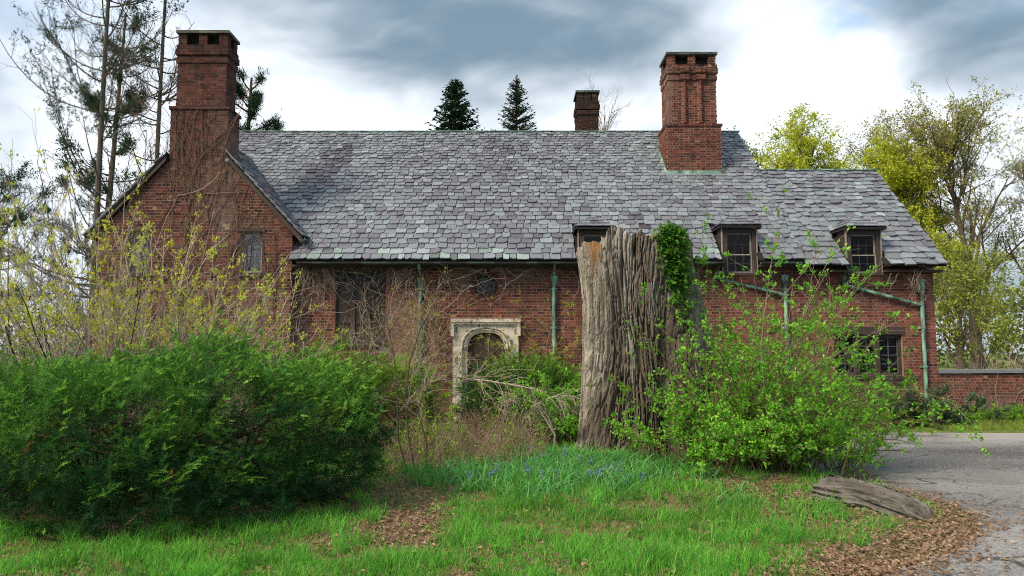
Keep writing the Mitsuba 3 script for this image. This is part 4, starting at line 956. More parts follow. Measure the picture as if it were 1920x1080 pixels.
# fallen grey branch arching in front of the yew by the door
tag('dead_branch', 'arching dead grey branch with many twigs in front of the yew by the door', 'branch')
b = MB(); mp = A([[[.62, 11.6, .02], [.66, 11.6, .35], [.56, 11.65, .62], [.40, 11.7, .82], [.15, 11.75, .90], [-.12, 11.8, .85]], [[.66, 11.6, .35], [.5, 11.6, .62], [.30, 11.6, .78], [.6, 11.6, .93], [.9, 11.6, .95], [1.15, 11.6, .86]], [[-.75, 12.2, 1.18], [-.4, 12.1, 1.16], [0, 12, 1.10], [.3, 11.9, 1.05], [.5, 11.9, 1.0], [.6, 11.9, .9]]])
stems(b, mp, .018, .005, (.33, .30, .26), 5, .1, rng)
p, dd, _, _ = spawn(mp, 130, .25, 1, 55, rng, -.35); s2 = grow(p, dd, rng.uniform(.25, .75, 130), 7, (-.1, 0, -.9), .08, rng); s2[..., 2] = np.maximum(s2[..., 2], .02); stems(b, s2, .005, .002, (.30, .26, .22), 3, .2, rng)
p, dd, _, _ = spawn(s2, 300, .2, 1, 35, rng); stems(b, grow(p, dd, rng.uniform(.1, .3, 300), 5, (0, 0, -.4), .1, rng), .0028, .0012, (.30, .25, .21), 3, .2, rng)
b.build('dead_branch__wood', 'm_matte')

# ------------------------------------------------------------------ climbers on the house and the stump
def climber(key, label, starts, dirs, L, y0, rng, col=(.30, .245, .195), r=.008, K=16, trop=(0, 0, 0), wob=.22, depth=(.02, .10), sub=3, sublen=.5, leafc=None, nleaf=0, L_leaf=.07, cat='vine', group=None, zclip=None):
    tag(key, label, cat, group)
    s = A(starts, float); s3 = np.c_[s[:, 0], s[:, 0] * 0, s[:, 1]]; d = np.c_[A(dirs)[:, 0], A(dirs)[:, 0] * 0, A(dirs)[:, 1]]
    def flat(P, base_off):
        off = base_off[:, None] + .03 * rng.normal(size=P.shape[:2]).cumsum(1) * .4
        P = P.copy(); P[..., 1] = y0 - np.clip(np.abs(off), depth[0], depth[1])
        if zclip is not None: P[..., 2] = np.minimum(P[..., 2], zclip)
        return P
    m = grow(s3, d, L, K, trop, wob, rng); m = flat(m, rng.uniform(*depth, len(m)))
    b = MB(); stems(b, m, r, r * .4, col, 4, .22, rng)
    p, dd, _, _ = spawn(m, len(m) * sub, .1, 1, 50, rng); s2 = grow(p, dd, rng.uniform(.3, 1.2, len(p)) * sublen, 9, trop, wob, rng); s2 = flat(s2, rng.uniform(*depth, len(s2))); stems(b, s2, r * .5, r * .22, col, 3, .25, rng)
    b.build(key + '__stem', 'm_matte')
    if leafc is not None:
        f = MB(); q, e, _, _ = spawn(s2, nleaf, .1, 1, 60, rng); q[:, 1] -= .03; clusters(f, q, e + A([0, -.6, .1]), 4, L_leaf, L_leaf * .55, pal(rng, nleaf, *leafc), rng); f.build(key + '__leaves', 'm_leaf')
R = np.random.default_rng(77); U = R.uniform
n = 62
climber('eaves_vine', 'bare tangled vine hanging from the eaves over the leaded window', np.c_[np.where(U(0, 1, n) < .55, U(-5.3, -4.5, n), np.where(U(0, 1, n) < .3, U(-4.4, -3.1, n), U(-3.0, -1.6, n))), U(3.55, 3.80, n)], np.c_[R.normal(0, .9, n), -U(.1, 1.0, n)], U(.3, 1.5, n), WY, R, trop=(0, 0, -.9), depth=(.03, .34), sub=4, sublen=.6, r=.008)
n = 11
climber('window_vine', 'thick mat of bare vine stems across the leaded window', np.c_[R.normal(-3.65, .38, n), U(2.6, 3.7, n)], np.c_[R.normal(0, .6, n), R.normal(-.4, .6, n)], U(.6, 2.0, n), WY, R, col=(.27, .215, .18), depth=(.02, .28), trop=(0, 0, -.5), wob=.33, sub=6, sublen=.6, r=.008)
n = 30
climber('window_vine_001', 'thick grey vine trunks rising up the middle of the leaded window', np.c_[U(-3.75, -3.3, 6), np.full(6, .6)], np.c_[R.normal(0, .08, 6), np.ones(6)], U(2.2, 3.2, 6), WY, R, col=(.20, .15, .12), depth=(.04, .2), wob=.10, sub=3, r=.016)
n = 60
climber('wall_vine', 'yellow budding vine tangle on the wall between drainpipe and doorway', np.c_[U(-2.4, -1.55, n), U(.2, 2.4, n)], np.c_[R.normal(.0, .38, n), np.ones(n)], U(1.0, 2.4, n), WY, R, col=(.33, .27, .2), depth=(.03, .45), wob=.22, sub=6, sublen=.7, r=.006, leafc=[(.48, .46, .09), (.38, .42, .08)], nleaf=260, L_leaf=.045, zclip=3.72)
climber('wall_vine_001', 'leafy vine sprays around the green drainpipe right of the doorway', np.c_[U(.75, 1.3, 14), U(.5, 1.6, 14)], np.c_[R.normal(0, .35, 14), np.ones(14)], U(1.0, 2.4, 14), WY, R, col=(.27, .2, .12), depth=(.05, .2), wob=.15, sub=4, sublen=.5, r=.006, leafc=[(.36, .47, .06), (.45, .48, .09)], nleaf=190, L_leaf=.055, zclip=3.6)
climber('wall_vine_002', 'thin green vine growing up the right jamb of the stone doorway', np.c_[U(-.1, .12, 8), U(.9, 1.4, 8)], np.c_[R.normal(0.05, .15, 8), np.ones(8)], U(.8, 1.8, 8), WY - .06, R, col=(.27, .22, .12), depth=(.03, .12), wob=.12, sub=4, sublen=.25, r=.005, leafc=[(.36, .46, .08), (.42, .46, .09)], nleaf=90, L_leaf=.05)
climber('wall_vine_003', 'single leafy vine strand hanging across the dark door', A([[-.72, 2.35], [-.78, 2.2]]), A([[.35, -1], [.3, -1]]), A([1.2, .9]), WY - .05, R, col=(.27, .25, .12), depth=(.02, .08), wob=.06, sub=2, sublen=.15, r=.005, leafc=[(.36, .44, .1), (.42, .46, .12)], nleaf=40, L_leaf=.06)
n = 26
climber('eaves_vine_001', 'bare vine strands trailing along the eaves right of the doorway', np.c_[U(-1.2, 1.6, n), U(3.6, 3.78, n)], np.c_[R.normal(0, 1.0, n), -U(0, .5, n)], U(.4, 1.3, n), WY, R, trop=(0, 0, -.4), depth=(.05, .36), sub=2, sublen=.35, r=.007)
n = 22
climber('eaves_vine_002', 'dry vine strands hanging from the eaves at the far right corner', np.c_[U(9.1, 10.5, n), U(3.5, 3.72, n)], np.c_[R.normal(0, 1.0, n), -U(0.1, .8, n)], U(.4, 1.1, n), WY, R, trop=(0, 0, -.6), depth=(.05, .5), sub=3, sublen=.35, r=.007)
n = 60
climber('gable_vine', 'brown bare vine climbing the gable wall', np.c_[U(-9.6, -5.6, n), U(.5, 3.6, n)], np.c_[R.normal(0, .28, n), np.ones(n)], U(1.6, 3.6, n), GY, R, col=(.165, .115, .09), depth=(.008, .035), wob=.14, sub=7, sublen=.9, r=.010)
n = 46
climber('chimney_vine', 'dense net of dry vine stems clinging to the chimney above the gable', np.c_[R.normal(GX, .45, n), U(4.4, 6.6, n)], np.c_[R.normal(0, .22, n), np.ones(n)], U(1.2, 3.0, n), GY, R, col=(.16, .11, .085), depth=(.008, .04), wob=.13, sub=8, sublen=.6, r=.009)
climber('gable_vine_001', 'pale horizontal vine stem across the gable below the chimney', A([[-8.2, 5.45], [-7.6, 5.5]]), A([[1, .15], [1, -.15]]), A([1.4, 1.2]), GY, R, col=(.42, .33, .27), depth=(.02, .05), wob=.08, sub=2, sublen=.3, r=.011)
n = 14
climber('garden_wall_vine', 'bare brown vine stems fanned over the garden wall', np.c_[U(10.7, 12.8, n), np.full(n, .05)], np.c_[R.normal(0, .5, n), np.ones(n)], U(.7, 1.4, n), WY + .02, R, col=(.29, .22, .19), depth=(.008, .05), wob=.1, sub=5, sublen=.5, r=.007, zclip=1.2)
# ivy at the top of the stump
tag('ivy', 'dense dark green ivy hanging over the right shoulder of the stump', 'ivy')
n = 650
t = -.86 + .13 * R.normal(size=n); z = 3.44 - np.abs(R.normal(0, .48, n))
t = t + (3.4 - z) * .13
p, nn = stump_pt(t, z, R.uniform(.02, .10, n))
f = MB(); clusters(f, p, nn * .6 + A([0, -.2, -.5]), 3, .085, .06, pal(R, n, (.05, .15, .025), (.09, .25, .035), (.16, .34, .05)), R, .6, size=.04)
f.build('ivy__leaves', 'm_leaf')
b = MB(); tt = np.linspace(0, 1, 8); pts = []
for k in range(9):
    t0 = U(-1.0, -.75); q, _ = stump_pt(np.linspace(t0, t0 + .3 + U(-.1, .1), 8), np.linspace(3.3, U(1.2, 2.4), 8), np.full(8, .02)); pts.append(q)
stems(b, A(pts), .007, .004, (.10, .07, .05), 4, rng=R); b.build('ivy__stem', 'm_matte')

# ------------------------------------------------------------------ trees
def up_pts(x, y, h, lean, rng, K=10, wob=.02): return grow([[x, y, gz([x], [y])[0]]], [[lean[0], lean[1], 1]], h, K, (0, 0, .1), wob, rng)
def broadleaf(key, label, x, y, h, spread, rng, cols, bark=(.10, .08, .065), tr=.3, nlimb=16, nsec=90, nter=500, ntw=1600, nleaf=9000, Lf=.16, t0=.3, up=.55, lean=(0, 0), cat='tree', group=None, ang=42, leaf_t=.2):
    tag(key, label, cat, group)
    tk = up_pts(x, y, h * .86, lean, rng, 10, .035)
    b = MB(); stems(b, tk, tr, tr * .12, bark, 8, .05, rng)
    p, d, _, t = spawn(tk, nlimb, t0, .95, ang, rng, .25)
    l1 = grow(p, d, spread * rng.uniform(.7, 1.15, nlimb) * (1.15 - .65 * t), 9, (0, 0, up), .09, rng); stems(b, l1, tr * .38 * (1.1 - .7 * t), tr * .06, bark, 6, .1, rng)
    b.build(key + '__trunk', 'm_matte')
    b = MB()
    p, d, _, t = spawn(np.vstack([l1]), nsec, .25, .98, 45, rng, .1); l2 = grow(p, d, spread * .48 * rng.uniform(.6, 1.2, nsec), 7, (0, 0, up * .6), .10, rng); stems(b, l2, tr * .10, tr * .025, bark, 4, .15, rng)
    p, d, _, _ = spawn(l2, nter, .2, 1, 45, rng); l3 = grow(p, d, spread * .22 * rng.uniform(.5, 1.2, nter), 4, (0, 0, .15), .12, rng); stems(b, l3, tr * .035, tr * .012, bark, 3, .15, rng)
    p, d, _, _ = spawn(l3, ntw, .2, 1, 45, rng); l4 = grow(p, d, spread * .11 * rng.uniform(.5, 1.2, ntw), 3, (0, 0, .1), .14, rng); stems(b, l4, max(tr * .016, .006), .004, bark, 3, .15, rng)
    b.build(key + '__branch', 'm_matte')
    if nleaf:
        f = MB(); src = l4; q, e, _, _ = spawn(src, nleaf // 4, leaf_t, 1, 60, rng)
        clusters(f, q, e, 4, Lf, Lf * .6, pal(rng, len(q), *cols, var=.12), rng, 1.0, size=Lf * .8); f.build(key + '__crown', 'm_leaf')
def spruce(key, label, x, y, h, w, rng, n=9000, t0=.3, cols=((.02, .06, .03), (.045, .11, .05)), L=.5, group=None, cat='spruce tree'):
    tag(key, label, cat, group)
    tk = up_pts(x, y, h, (0, 0), rng, 8, .006); b = MB(); stems(b, tk, h * .013, .02, (.06, .045, .035), 6, rng=rng)
    nb = 700; t = np.sort(t0 + (.985 - t0) * rng.random(nb) ** .75); p, _ = at(tk, np.zeros(nb, int), t); a = rng.uniform(0, 2 * np.pi, nb)
    ln = w * (1 - t) ** .85 * rng.uniform(.45, 1.2, nb) + .12
    br = grow(p, np.c_[np.cos(a), np.sin(a), np.full(nb, -.12) + .6 * t ** 2], ln, 6, (0, 0, .25), .04, rng); stems(b, br, .03, .008, (.06, .045, .035), 3, rng=rng); b.build(key + '__trunk', 'm_matte')
    wt = ln / ln.sum(); i = rng.choice(nb, n, p=wt); tt = rng.uniform(.05, 1, n) ** .8; q, tan = at(br, i, tt)
    s = nrm(np.cross(tan, [0, 0, 1.0])); sg_ = rng.choice([-1, 1], n)[:, None]
    d = nrm(tan * .7 + s * sg_ * rng.uniform(.2, 1, n)[:, None] + A([0, 0, -.28]) + .2 * rng.normal(size=(n, 3)))
    f = MB(); leaves(f, q, d, A([0, 0, 1.0]) + .4 * rng.normal(size=(n, 3)), L * rng.uniform(.5, 1.1, n) * (1.1 - .6 * t[i]), L * .22, pal(rng, n, *cols, var=.2), .1, .15); f.build(key + '__crown', 'm_needle')
rng = np.random.default_rng(101)
SPR = 'pointed dark spruce top showing above the ridge'
spruce('spruce_tree', 'full dark spruce top showing above the ridge, nearer the gable', -3.2, 41, 17.0, 5.6, rng, 18000)
spruce('spruce_tree_001', 'narrow dark spruce top showing above the ridge, nearer the back chimney', .25, 42, 17.6, 4.6, rng, 8500, L=.4)
def larch(key, label, x, y, h, spread, rng, tr=.22, nb=60, lean=(0, 0), sub=9, fol=0, cols=((.02, .05, .025),), t0=.15):
    tag(key, label, 'tree')
    tk = up_pts(x, y, h, lean, rng, 12, .006); b = MB(); stems(b, tk, tr, tr * .25, (.105, .092, .08), 8, .05, rng); b.build(key + '__trunk', 'm_matte')
    t = rng.uniform(t0, .98, nb); p, _ = at(tk, np.zeros(nb, int), t); a = rng.uniform(0, 2 * np.pi, nb)
    ln = spread * (1.12 - .8 * t) * rng.uniform(.6, 1.15, nb)
    br = grow(p, np.c_[np.cos(a), np.sin(a), np.full(nb, -.05)], ln, 10, (0, 0, 1.5), .05, rng)
    b = MB(); stems(b, br, .034, .010, (.13, .105, .09), 5, .15, rng)
    p, d, _, _ = spawn(br, nb * sub, .15, 1, 38, rng, .1); s2_ = grow(p, d, spread * .2 * rng.uniform(.4, 1.2, len(p)), 6, (0, 0, .3), .10, rng); stems(b, s2_, .012, .004, (.14, .115, .10), 3, .15, rng)
    p, d, _, _ = spawn(s2_, nb * sub * 3, .1, 1, 45, rng); s3_ = grow(p, d, spread * .06 * rng.uniform(.4, 1.3, len(p)), 4, (0, 0, .1), .12, rng); stems(b, s3_, .006, .003, (.16, .13, .11), 3, .15, rng)
    b.build(key + '__branch', 'm_matte')
    if fol:
        q, e, _, _ = spawn(s2_, fol, .1, 1, 50, rng); keep = meshkit.fbm(q * .9, 3, 5) > .5; q, e = q[keep], e[keep]
        f = MB(); clusters(f, q, e + A([0, 0, -.2]), 5, .17, .045, pal(rng, len(q), *cols), rng, .7, size=.08); f.build(key + '__crown', 'm_needle')
larch('bare_conifer', 'bare half-dead conifer with long upswept branches, left of two', -16.9, 30, 23, 6.8, rng, .155, 80, (.004, 0), 10, fol=5000, cols=((.035, .075, .04), (.06, .11, .055)))
larch('bare_conifer_001', 'bare conifer trunk with upswept twigs standing behind the gable slope', -15.1, 31, 23, 5.0, rng, .14, 64, (.012, 0), 10, fol=900, cols=((.035, .07, .04),))
larch('ragged_hemlock', 'ragged dark green hemlock behind the bare conifers', -18.3, 33, 17.2, 3.6, rng, .2, 80, (.01, 0), 7, 9000, ((.03, .075, .038), (.055, .12, .05)), .05)
larch('ragged_hemlock_001', 'low ragged evergreen with drooping dark boughs at the far left edge', -23.5, 34, 9.5, 5.5, rng, .2, 60, (0, 0), 8, 6500, ((.035, .075, .04), (.06, .11, .055)), .1)
def pine(key, label, x, y, h, w, rng, n=420):
    tag(key, label, 'pine tree'); tk = up_pts(x, y, h, (0, 0), rng, 10, .02); b = MB(); stems(b, tk, .24, .05, (.09, .06, .045), 7, rng=rng)
    t = rng.uniform(.45, .99, 34); p, _ = at(tk, np.zeros(34, int), t); a = rng.uniform(0, 2 * np.pi, 34)
    br = grow(p, np.c_[np.cos(a), np.sin(a), np.full(34, .25)], w * (1.25 - t * .85) * rng.uniform(.7, 1.1, 34), 7, (0, 0, .5), .09, rng); stems(b, br, .05, .015, (.09, .06, .045), 4, rng=rng); b.build(key + '__trunk', 'm_matte')
    q, e, _, _ = spawn(br, n, .35, 1, 50, rng, .3); f = MB(); clusters(f, q, nrm(e + A([0, 0, .6])), 34, .26, .028, pal(rng, n, (.018, .05, .028), (.035, .085, .04)), rng, .8, size=.10); f.build(key + '__crown', 'm_needle')
pine('pine_tree', 'dark pine with tufted boughs behind the gable chimney', -12.0, 31, 13.6, 3.0, rng)
# right-hand side
YG = [(.54, .62, .06), (.44, .56, .06), (.62, .62, .10)]
OL = [(.36, .38, .09), (.26, .34, .08), (.48, .40, .12)]
PG = [(.35, .42, .17), (.28, .36, .14)]
broadleaf('willow_tree', 'rounded yellow green tree rising behind the right wing of the house', 17.2, 42, 14.6, 4.4, rng, YG, tr=.3, nleaf=27000, Lf=.15, ntw=2000, nlimb=26, nsec=150, nter=800)
broadleaf('willow_tree_001', 'yellow green tree filling the gap beside the sloping end of the wing roof', 21.0, 40, 12.8, 4.3, rng, YG, tr=.3, nleaf=27000, Lf=.15, ntw=2000, nlimb=26, nsec=150, nter=800, t0=.12)
broadleaf('willow_tree_002', 'yellow green tree nearest the step between the two roof ridges', 14.4, 46, 13.6, 3.8, rng, YG, tr=.3, nleaf=20000, Lf=.15, ntw=1600, nlimb=22, nsec=130, nter=700)
broadleaf('willow_tree_004', 'rounded yellow green tree peeping over the lower half of the sloping wing end', 19.4, 38.5, 11.6, 4.0, rng, YG, tr=.26, nleaf=22000, Lf=.15, ntw=1600, nlimb=24, nsec=130, nter=600, t0=.1)
broadleaf('willow_tree_003', 'low lime green tree showing past the corner of the wing below its eaves', 20.3, 34, 6.4, 2.8, rng, [(.38, .47, .06), (.46, .52, .08), (.3, .4, .08)], tr=.2, nleaf=5000, Lf=.15, ntw=1200, nlimb=22, nsec=120, nter=600, t0=.1)
broadleaf('pale_tree', 'thin pale tree with few leaves behind the yellow green ones', 18.0, 52, 16.6, 5.0, rng, PG, tr=.28, nleaf=12000, Lf=.22, ntw=1600, nlimb=20, nsec=130, nter=700)
broadleaf('oak_tree', 'tall olive leaved tree with dark spreading limbs at the right', 23.6, 38, 12.3, 5.8, rng, OL, bark=(.12, .098, .08), tr=.36, nleaf=16000, Lf=.125, ntw=2000, nlimb=20, nsec=120, nter=600, t0=.26, ang=36)
broadleaf('oak_tree_001', 'olive leaved tree leaning in from the right edge of the picture', 27.6, 37, 12.4, 5.4, rng, OL, bark=(.12, .098, .08), tr=.34, nleaf=10000, Lf=.125, ntw=1900, nlimb=18, nsec=120, nter=700, t0=.22, lean=(-.08, 0), ang=40)
broadleaf('oak_tree_002', 'dark limbed tree with thin leaves between the lime trees and the olive one', 21.9, 44, 14.2, 5.2, rng, OL, bark=(.12, .098, .08), tr=.26, nleaf=9000, Lf=.125, ntw=1800, nlimb=20, nsec=130, nter=800, t0=.3)
broadleaf('bare_tree', 'leafless twiggy tree top behind the ridge beside the back chimney', 4.7, 40, 17.2, 3.4, rng, None, bark=(.22, .19, .17), tr=.16, nleaf=0, nlimb=20, nsec=80, nter=300, ntw=500, t0=.45, up=.9, ang=30)
broadleaf('bare_tree_001', 'leafless twigs of a tree behind the big roof chimney', 9.6, 41, 16.2, 3.0, rng, None, bark=(.22, .19, .17), tr=.14, nleaf=0, nlimb=10, nsec=40, nter=160, ntw=300, t0=.5, up=.9, ang=30)
UG = [(.31, .38, .07), (.24, .33, .07), (.38, .43, .09)]
def mass(key, label, lob, n, cols, L, rng, cat, amp=.3):
    p, nn = lobes_surface(lob, n, rng, (.5, 1.08), amp=amp, freq=1.3, seed=9); f = MB()
    c = pal(rng, n, *cols, var=.15) * (.8 + .5 * meshkit.fbm(p * .6, 3, 5)[:, None]); leaves(f, p, nrm(nn + .9 * rng.normal(size=p.shape)), A([0, 0, 1.0]) + .5 * rng.normal(size=p.shape), L * rng.uniform(.6, 1.3, n), L * .6, c)
    f.build(key, 'm_leaf', kind='stuff'); labels[key].update(label=label, category=cat)
for k, (x, y, h, s_, c_) in enumerate([(15.8, 25.5, 4.0, 2.2, UG), (18.6, 27, 4.6, 2.4, UG), (21.8, 29, 4.2, 2.6, [(.10, .15, .05), (.14, .18, .05)]), (14.0, 27.5, 3.6, 1.8, UG), (24.8, 30, 4.4, 2.6, UG)]):
    broadleaf(num('understory_shrub'), ['airy yellow green shrub beyond the coping next to the house corner', 'airy yellow green shrub beyond the garden wall, above the twig heap', 'darker green shrub beyond the garden wall near the edge', 'small yellow green shrub just past the house corner, behind the garden wall', 'yellow green shrub farthest along beyond the garden wall'][k], x, y, h, s_, rng, c_, bark=(.12, .10, .075), tr=.07, nleaf=3000, Lf=.13, ntw=450, nlimb=20, nsec=80, nter=300, t0=.05, ang=40, cat='shrub')
thicket('twig_heap', 'grey tan heap of dry twigs behind the garden wall', 'twigs', 14.4, 18.6, 22.6, 24.6, 600, 1.9, (.38, .31, .25), rng, sub=3, lean=.8, kind='stuff', r=.010, wob=.2)
mass('far_wood', 'distant dark green wood along the horizon', [(x, 88 + 6 * math.sin(x), 3.0, 9, 5, 5.0 + 2.2 * math.sin(x * 1.3)) for x in range(-110, 130, 11)], 16000, [(.07, .12, .05), (.09, .12, .05), (.16, .18, .08)], .8, rng, 'wood')
thicket('far_brush', 'grey brown leafless brush on rising ground at the left edge', 'brush', -34, -12.5, 27, 34, 750, 4.6, (.24, .20, .17), rng, sub=2, kind='stuff', r=.022, wob=.12)

# ------------------------------------------------------------------ grass, leaf litter, flowers
rng = np.random.default_rng(202)
def el(x, y, cx, cy, rx, ry, rot=0):
    c, s = math.cos(rot), math.sin(rot); a, b_ = (x - cx) * c + (y - cy) * s, -(x - cx) * s + (y - cy) * c
    return np.exp(-(a / rx) ** 2 - (b_ / ry) ** 2)
def litter(x, y):
    m = 1.15 * el(x, y, -.98, 6.9, .42, 1.5, .12) + 1.2 * el(x, y, -.8, 10.3, 1.0, 1.5) + 1.05 * el(x, y, 3.65, 6.95, .75, 1.4, .45) + 1.1 * el(x, y, 2.6, 5.8, 1.0, .36, .35) + .8 * el(x, y, 2.9, 8.9, .7, .7) + 1.1 * np.exp(-(road_dist(x, y) / .5) ** 2) * (x > 1.5) * (y < 10)
    return m
def grass_amount(x, y):
    n1 = meshkit.fbm(np.stack([x * 1.1, y * 1.1, x * 0], -1), 4, 31); n2 = meshkit.fbm(np.stack([x * 4, y * 4, x * 0], -1), 2, 37)
    g = 1.12 - .82 * litter(x, y) + 1.3 * (n1 - .5) + .5 * (n2 - .5)
    d = road_dist(x, y); g = np.where(d < .16 + .4 * (n1 - .3), 0, g)
    for l in BIG: g = g - 1.0 * np.exp(-(((x - l[0]) / l[3]) ** 2 + ((y - l[1] - .25) / l[4]) ** 2) * 2.2)
    return np.clip(g, 0, 1), n1
def blades(mb, x, y, h, w, lean, cols, rng, K=3):
    n = len(x); z = gz(x, y) - .006; a = rng.uniform(0, 2 * np.pi, n); dr_ = np.stack([np.cos(a), np.sin(a), a * 0], 1); sd_ = np.stack([-np.sin(a), np.cos(a), a * 0], 1)
    b0 = rng.uniform(0, np.pi, n); sd_ = np.stack([np.cos(b0), np.sin(b0), b0 * 0], 1)
    p = np.stack([x, y, z], 1); rows = []
    for k in range(K):
        t = k / K; c = p + A([0, 0, 1.0]) * (h * (t - .25 * t * t * lean))[:, None] + dr_ * (h * lean * t * t)[:, None]
        ww = (w * (1 - .45 * t))[:, None]; rows += [c - sd_ * ww, c + sd_ * ww]
    rows.append(p + A([0, 0, 1.0]) * (h * (1 - .25 * lean))[:, None] + dr_ * (h * lean)[:, None])
    m = 2 * K + 1; v = np.stack(rows, 1).reshape(-1, 3); i = np.arange(n)[:, None] * m; f = []
    for k in range(K - 1): f += [i + [2 * k, 2 * k + 1, 2 * k + 3], i + [2 * k, 2 * k + 3, 2 * k + 2]]
    f.append(i + [2 * K - 2, 2 * K - 1, 2 * K]); mb.add(v, np.vstack(f), np.repeat(cols, m, 0))
N = 350000
y = 4.4 + (13.0 - 4.4) * rng.random(N) ** 1.4; x = rng.uniform(-1, 1, N) * (.74 * y + .7)
g, n1 = grass_amount(x, y); ok = (rng.random(N) < g ** 1.3 * .70); x, y, n1, g = x[ok], y[ok], n1[ok], g[ok]
dens = meshkit.fbm(np.stack([x * 2.3, y * 2.3, x * 0], -1), 3, 41)
h = (.035 + .15 * np.clip((dens - .36) * 2.4, 0, 1) ** 1.4 * g) * rng.uniform(.55, 1.35, len(x))
G = A([(.085, .36, .05), (.14, .46, .06), (.24, .54, .09)])
c = pal(rng, len(x), *G) * (.62 + .8 * meshkit.fbm(np.stack([x * .9, y * .9, x * 0 + 5], -1), 4, 47))[:, None]; dry = rng.random(len(x)) < .08 + .6 * np.clip((.52 - dens) * 5, 0, 1); c[dry] = pal(rng, dry.sum(), (.46, .40, .20), (.36, .33, .14), (.32, .38, .10))
b = MB(); blades(b, x, y, h, rng.uniform(.002, .0041, len(x)) * (1 + (y - 5) * .09), rng.uniform(.1, .9, len(x)), c, rng, 2); b.build('grass', 'm_leaf', kind='stuff')
labels['grass'].update(label='patchy fresh green grass with dry straw in front of the house', category='grass')
ct = rng.uniform(-1, 1, 260); cy = 5.3 + 5.5 * rng.random(260) ** 1.3; cx = ct * .62 * cy; g, _ = grass_amount(cx, cy); ok = g > .35; cx, cy = cx[ok], cy[ok]
x = np.repeat(cx, 38) + rng.normal(0, .05, len(cx) * 38); y = np.repeat(cy, 38) + rng.normal(0, .045, len(cy) * 38); tone = np.repeat(rng.uniform(.55, 1.15, len(cx)), 38)[:, None]
b = MB(); blades(b, x, y, rng.uniform(.08, .24, len(x)), rng.uniform(.002, .004, len(x)), rng.uniform(.2, 1.0, len(x)), pal(rng, len(x), *G) * tone, rng, 3); b.build('grass_002', 'm_leaf', kind='stuff')
labels['grass_002'].update(label='longer uneven tufts of grass standing out of the lawn', category='grass')
# broad-leaved lawn weeds
wx = rng.uniform(-1, 1, 520); wy = 5.2 + 5.5 * rng.random(520) ** 1.3; wx = wx * .64 * wy; g, _ = grass_amount(wx, wy); ok = g > .2; wx, wy = wx[ok], wy[ok]
b = MB(); clusters(b, np.stack([wx, wy, gz(wx, wy) + .015], 1), np.tile([0, 0, .35], (len(wx), 1)), 9, .05, .028, pal(rng, len(wx), (.09, .26, .05), (.16, .33, .07), (.24, .36, .10)), rng, .8, size=.022)
b.build('lawn_weeds', 'm_leaf', kind='stuff'); labels['lawn_weeds'].update(label='small broad leaved weeds dotted through the lawn', category='weeds')
# wider lawn far right, by the wall
N = 16000; x, y = rng.uniform(9, 17, N), rng.uniform(15.6, 18.3, N); ok = road_dist(x, y) > .1; x, y = x[ok], y[ok]
b = MB(); blades(b, x, y, rng.uniform(.06, .16, len(x)), np.full(len(x), .008), rng.uniform(.2, .9, len(x)), pal(rng, len(x), (.15, .32, .04), (.25, .38, .07), (.34, .34, .12)), rng, 2); b.build('grass_001', 'm_leaf', kind='stuff')
labels['grass_001'].update(label='strip of rough grass between the drive and the garden wall', category='grass')
# tall strap leaves of spring bulbs
cx, cy = rng.normal(.55, .85, 250), rng.normal(9.45, .55, 250); ok = (cy < 10.6) & (np.hypot(cx - SX, cy - SY) > 1.15) & (cx < 2.6); cx, cy = cx[ok], cy[ok]
x = np.repeat(cx, 20) + rng.normal(0, .09, len(cx) * 20); y = np.repeat(cy, 20) + rng.normal(0, .08, len(cy) * 20)
b = MB(); blades(b, x, y, np.repeat(rng.uniform(.55, 1.15, len(cx)), 20) * rng.uniform(.13, .31, len(x)), rng.uniform(.005, .011, len(x)), rng.uniform(.2, 1.25, len(x)), pal(rng, len(x), (.07, .32, .055), (.13, .45, .08), (.33, .56, .27), (.08, .35, .09)), rng, 4); b.build('bulb_leaves', 'm_leaf', kind='stuff')
labels['bulb_leaves'].update(label='tall strap shaped bulb leaves in a swathe before the stump', category='leaves')
spots = np.vstack([np.c_[rng.normal(.15, .22, 8), rng.normal(9.3, .25, 8)], np.c_[rng.normal(1.25, .3, 11), rng.normal(8.9, .25, 11)], np.c_[rng.normal(-.4, .15, 6), rng.normal(8.9, .15, 6)], np.c_[rng.normal(.65, .2, 7), rng.normal(9.9, .2, 7)]])
for sx_, sy_ in spots:
    k = num('bluebell'); hgt = rng.uniform(.15, .25); base = A([[sx_, sy_, gz([sx_], [sy_])[0]]])
    st = grow(base, [[rng.normal(0, .2), rng.normal(0, .2), 1]], hgt, 5, (.1, 0, -.3), .05, rng); b = MB(); stems(b, st, .003, .002, (.09, .17, .06), 4, rng=rng)
    q, e, _, _ = spawn(st, 7, .55, 1, 70, rng, .1); clusters(b, q, e, 5, .028, .013, pal(rng, 7, (.25, .34, .62), (.34, .42, .68), (.26, .28, .58)), rng, .6, size=.006)
    b.build(k, 'm_leaf'); tag(k, 'small blue spring flower on a thin stalk among the bulb leaves', 'flower', 'blue flowers among the bulb leaves')
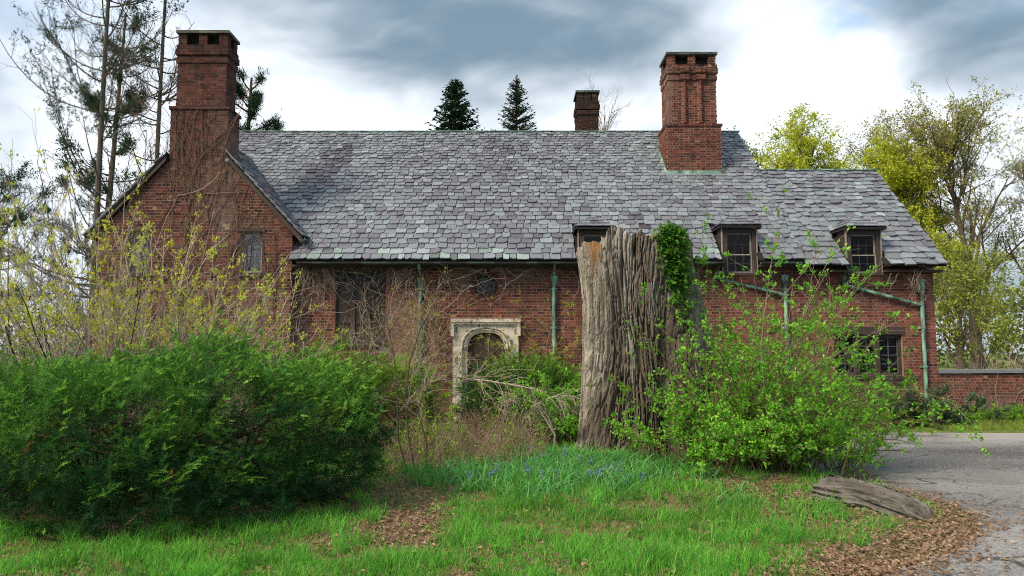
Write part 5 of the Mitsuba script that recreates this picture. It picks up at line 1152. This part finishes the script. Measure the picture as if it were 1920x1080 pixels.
# fallen leaves
N = 110000; y = 5.0 + 9.0 * rng.random(N) ** 1.4; x = rng.uniform(-1, 1, N) * (.70 * y + .3)
m = litter(x, y); d = road_dist(x, y); pz = np.clip(m * .62 - .10, 0, 1) + .02 + .20 * np.clip((meshkit.fbm(np.stack([x * 1.3, y * 1.3, x * 0], -1), 3, 53) - .52) * 5, 0, 1); bd = shapely.distance(ROAD.exterior, shapely.points(x, y)); pz = np.where(d <= 0, np.where((y < 10) & (x < 5.6), .55 * np.exp(-bd / (.10 + .35 * meshkit.fbm(np.stack([x * 2, y * 2, x * 0], -1), 2, 59) ** 2)), 0) + .0006, pz)
ok = rng.random(N) < pz; x, y, d = x[ok], y[ok], d[ok]; n = len(x)
base = np.stack([x, y, np.where(d <= 0, .008, gz(x, y) + .006) + rng.uniform(0, .022, n)], 1)
a = rng.uniform(0, 2 * np.pi, n); dirv = np.stack([np.cos(a), np.sin(a), rng.normal(0, .28, n)], 1)
f = MB(); leaves(f, base, dirv, A([0, 0, 1.0]) + .35 * rng.normal(size=(n, 3)), rng.uniform(.025, .062, n), rng.uniform(.016, .036, n), pal(rng, n, (.46, .32, .22), (.30, .19, .125), (.60, .49, .37), (.24, .14, .09)), .35, .15)
f.build('leaf_litter', 'm_leaf', kind='stuff'); labels['leaf_litter'].update(label='brown fallen leaves scattered over the path, the drive edge and bare soil', category='leaves')
# small twigs on the ground
n = 420; y = 5.2 + 6 * rng.random(n) ** 1.3; x = rng.uniform(-1, 1, n) * .6 * y; ok = (litter(x, y) > .35); x, y = x[ok], y[ok]
a = rng.uniform(0, 6.28, len(x)); b = MB(); stems(b, grow(np.c_[x, y, np.maximum(gz(x, y), 0) + .015], np.c_[np.cos(a), np.sin(a), a * 0], rng.uniform(.1, .4, len(x)), 5, (0, 0, 0), .12, rng), .004, .002, (.17, .12, .09), 4, .2, rng)
b.build('fallen_twigs', 'm_matte', kind='stuff'); labels['fallen_twigs'].update(label='thin brown twigs lying on the leaf litter', category='twigs')
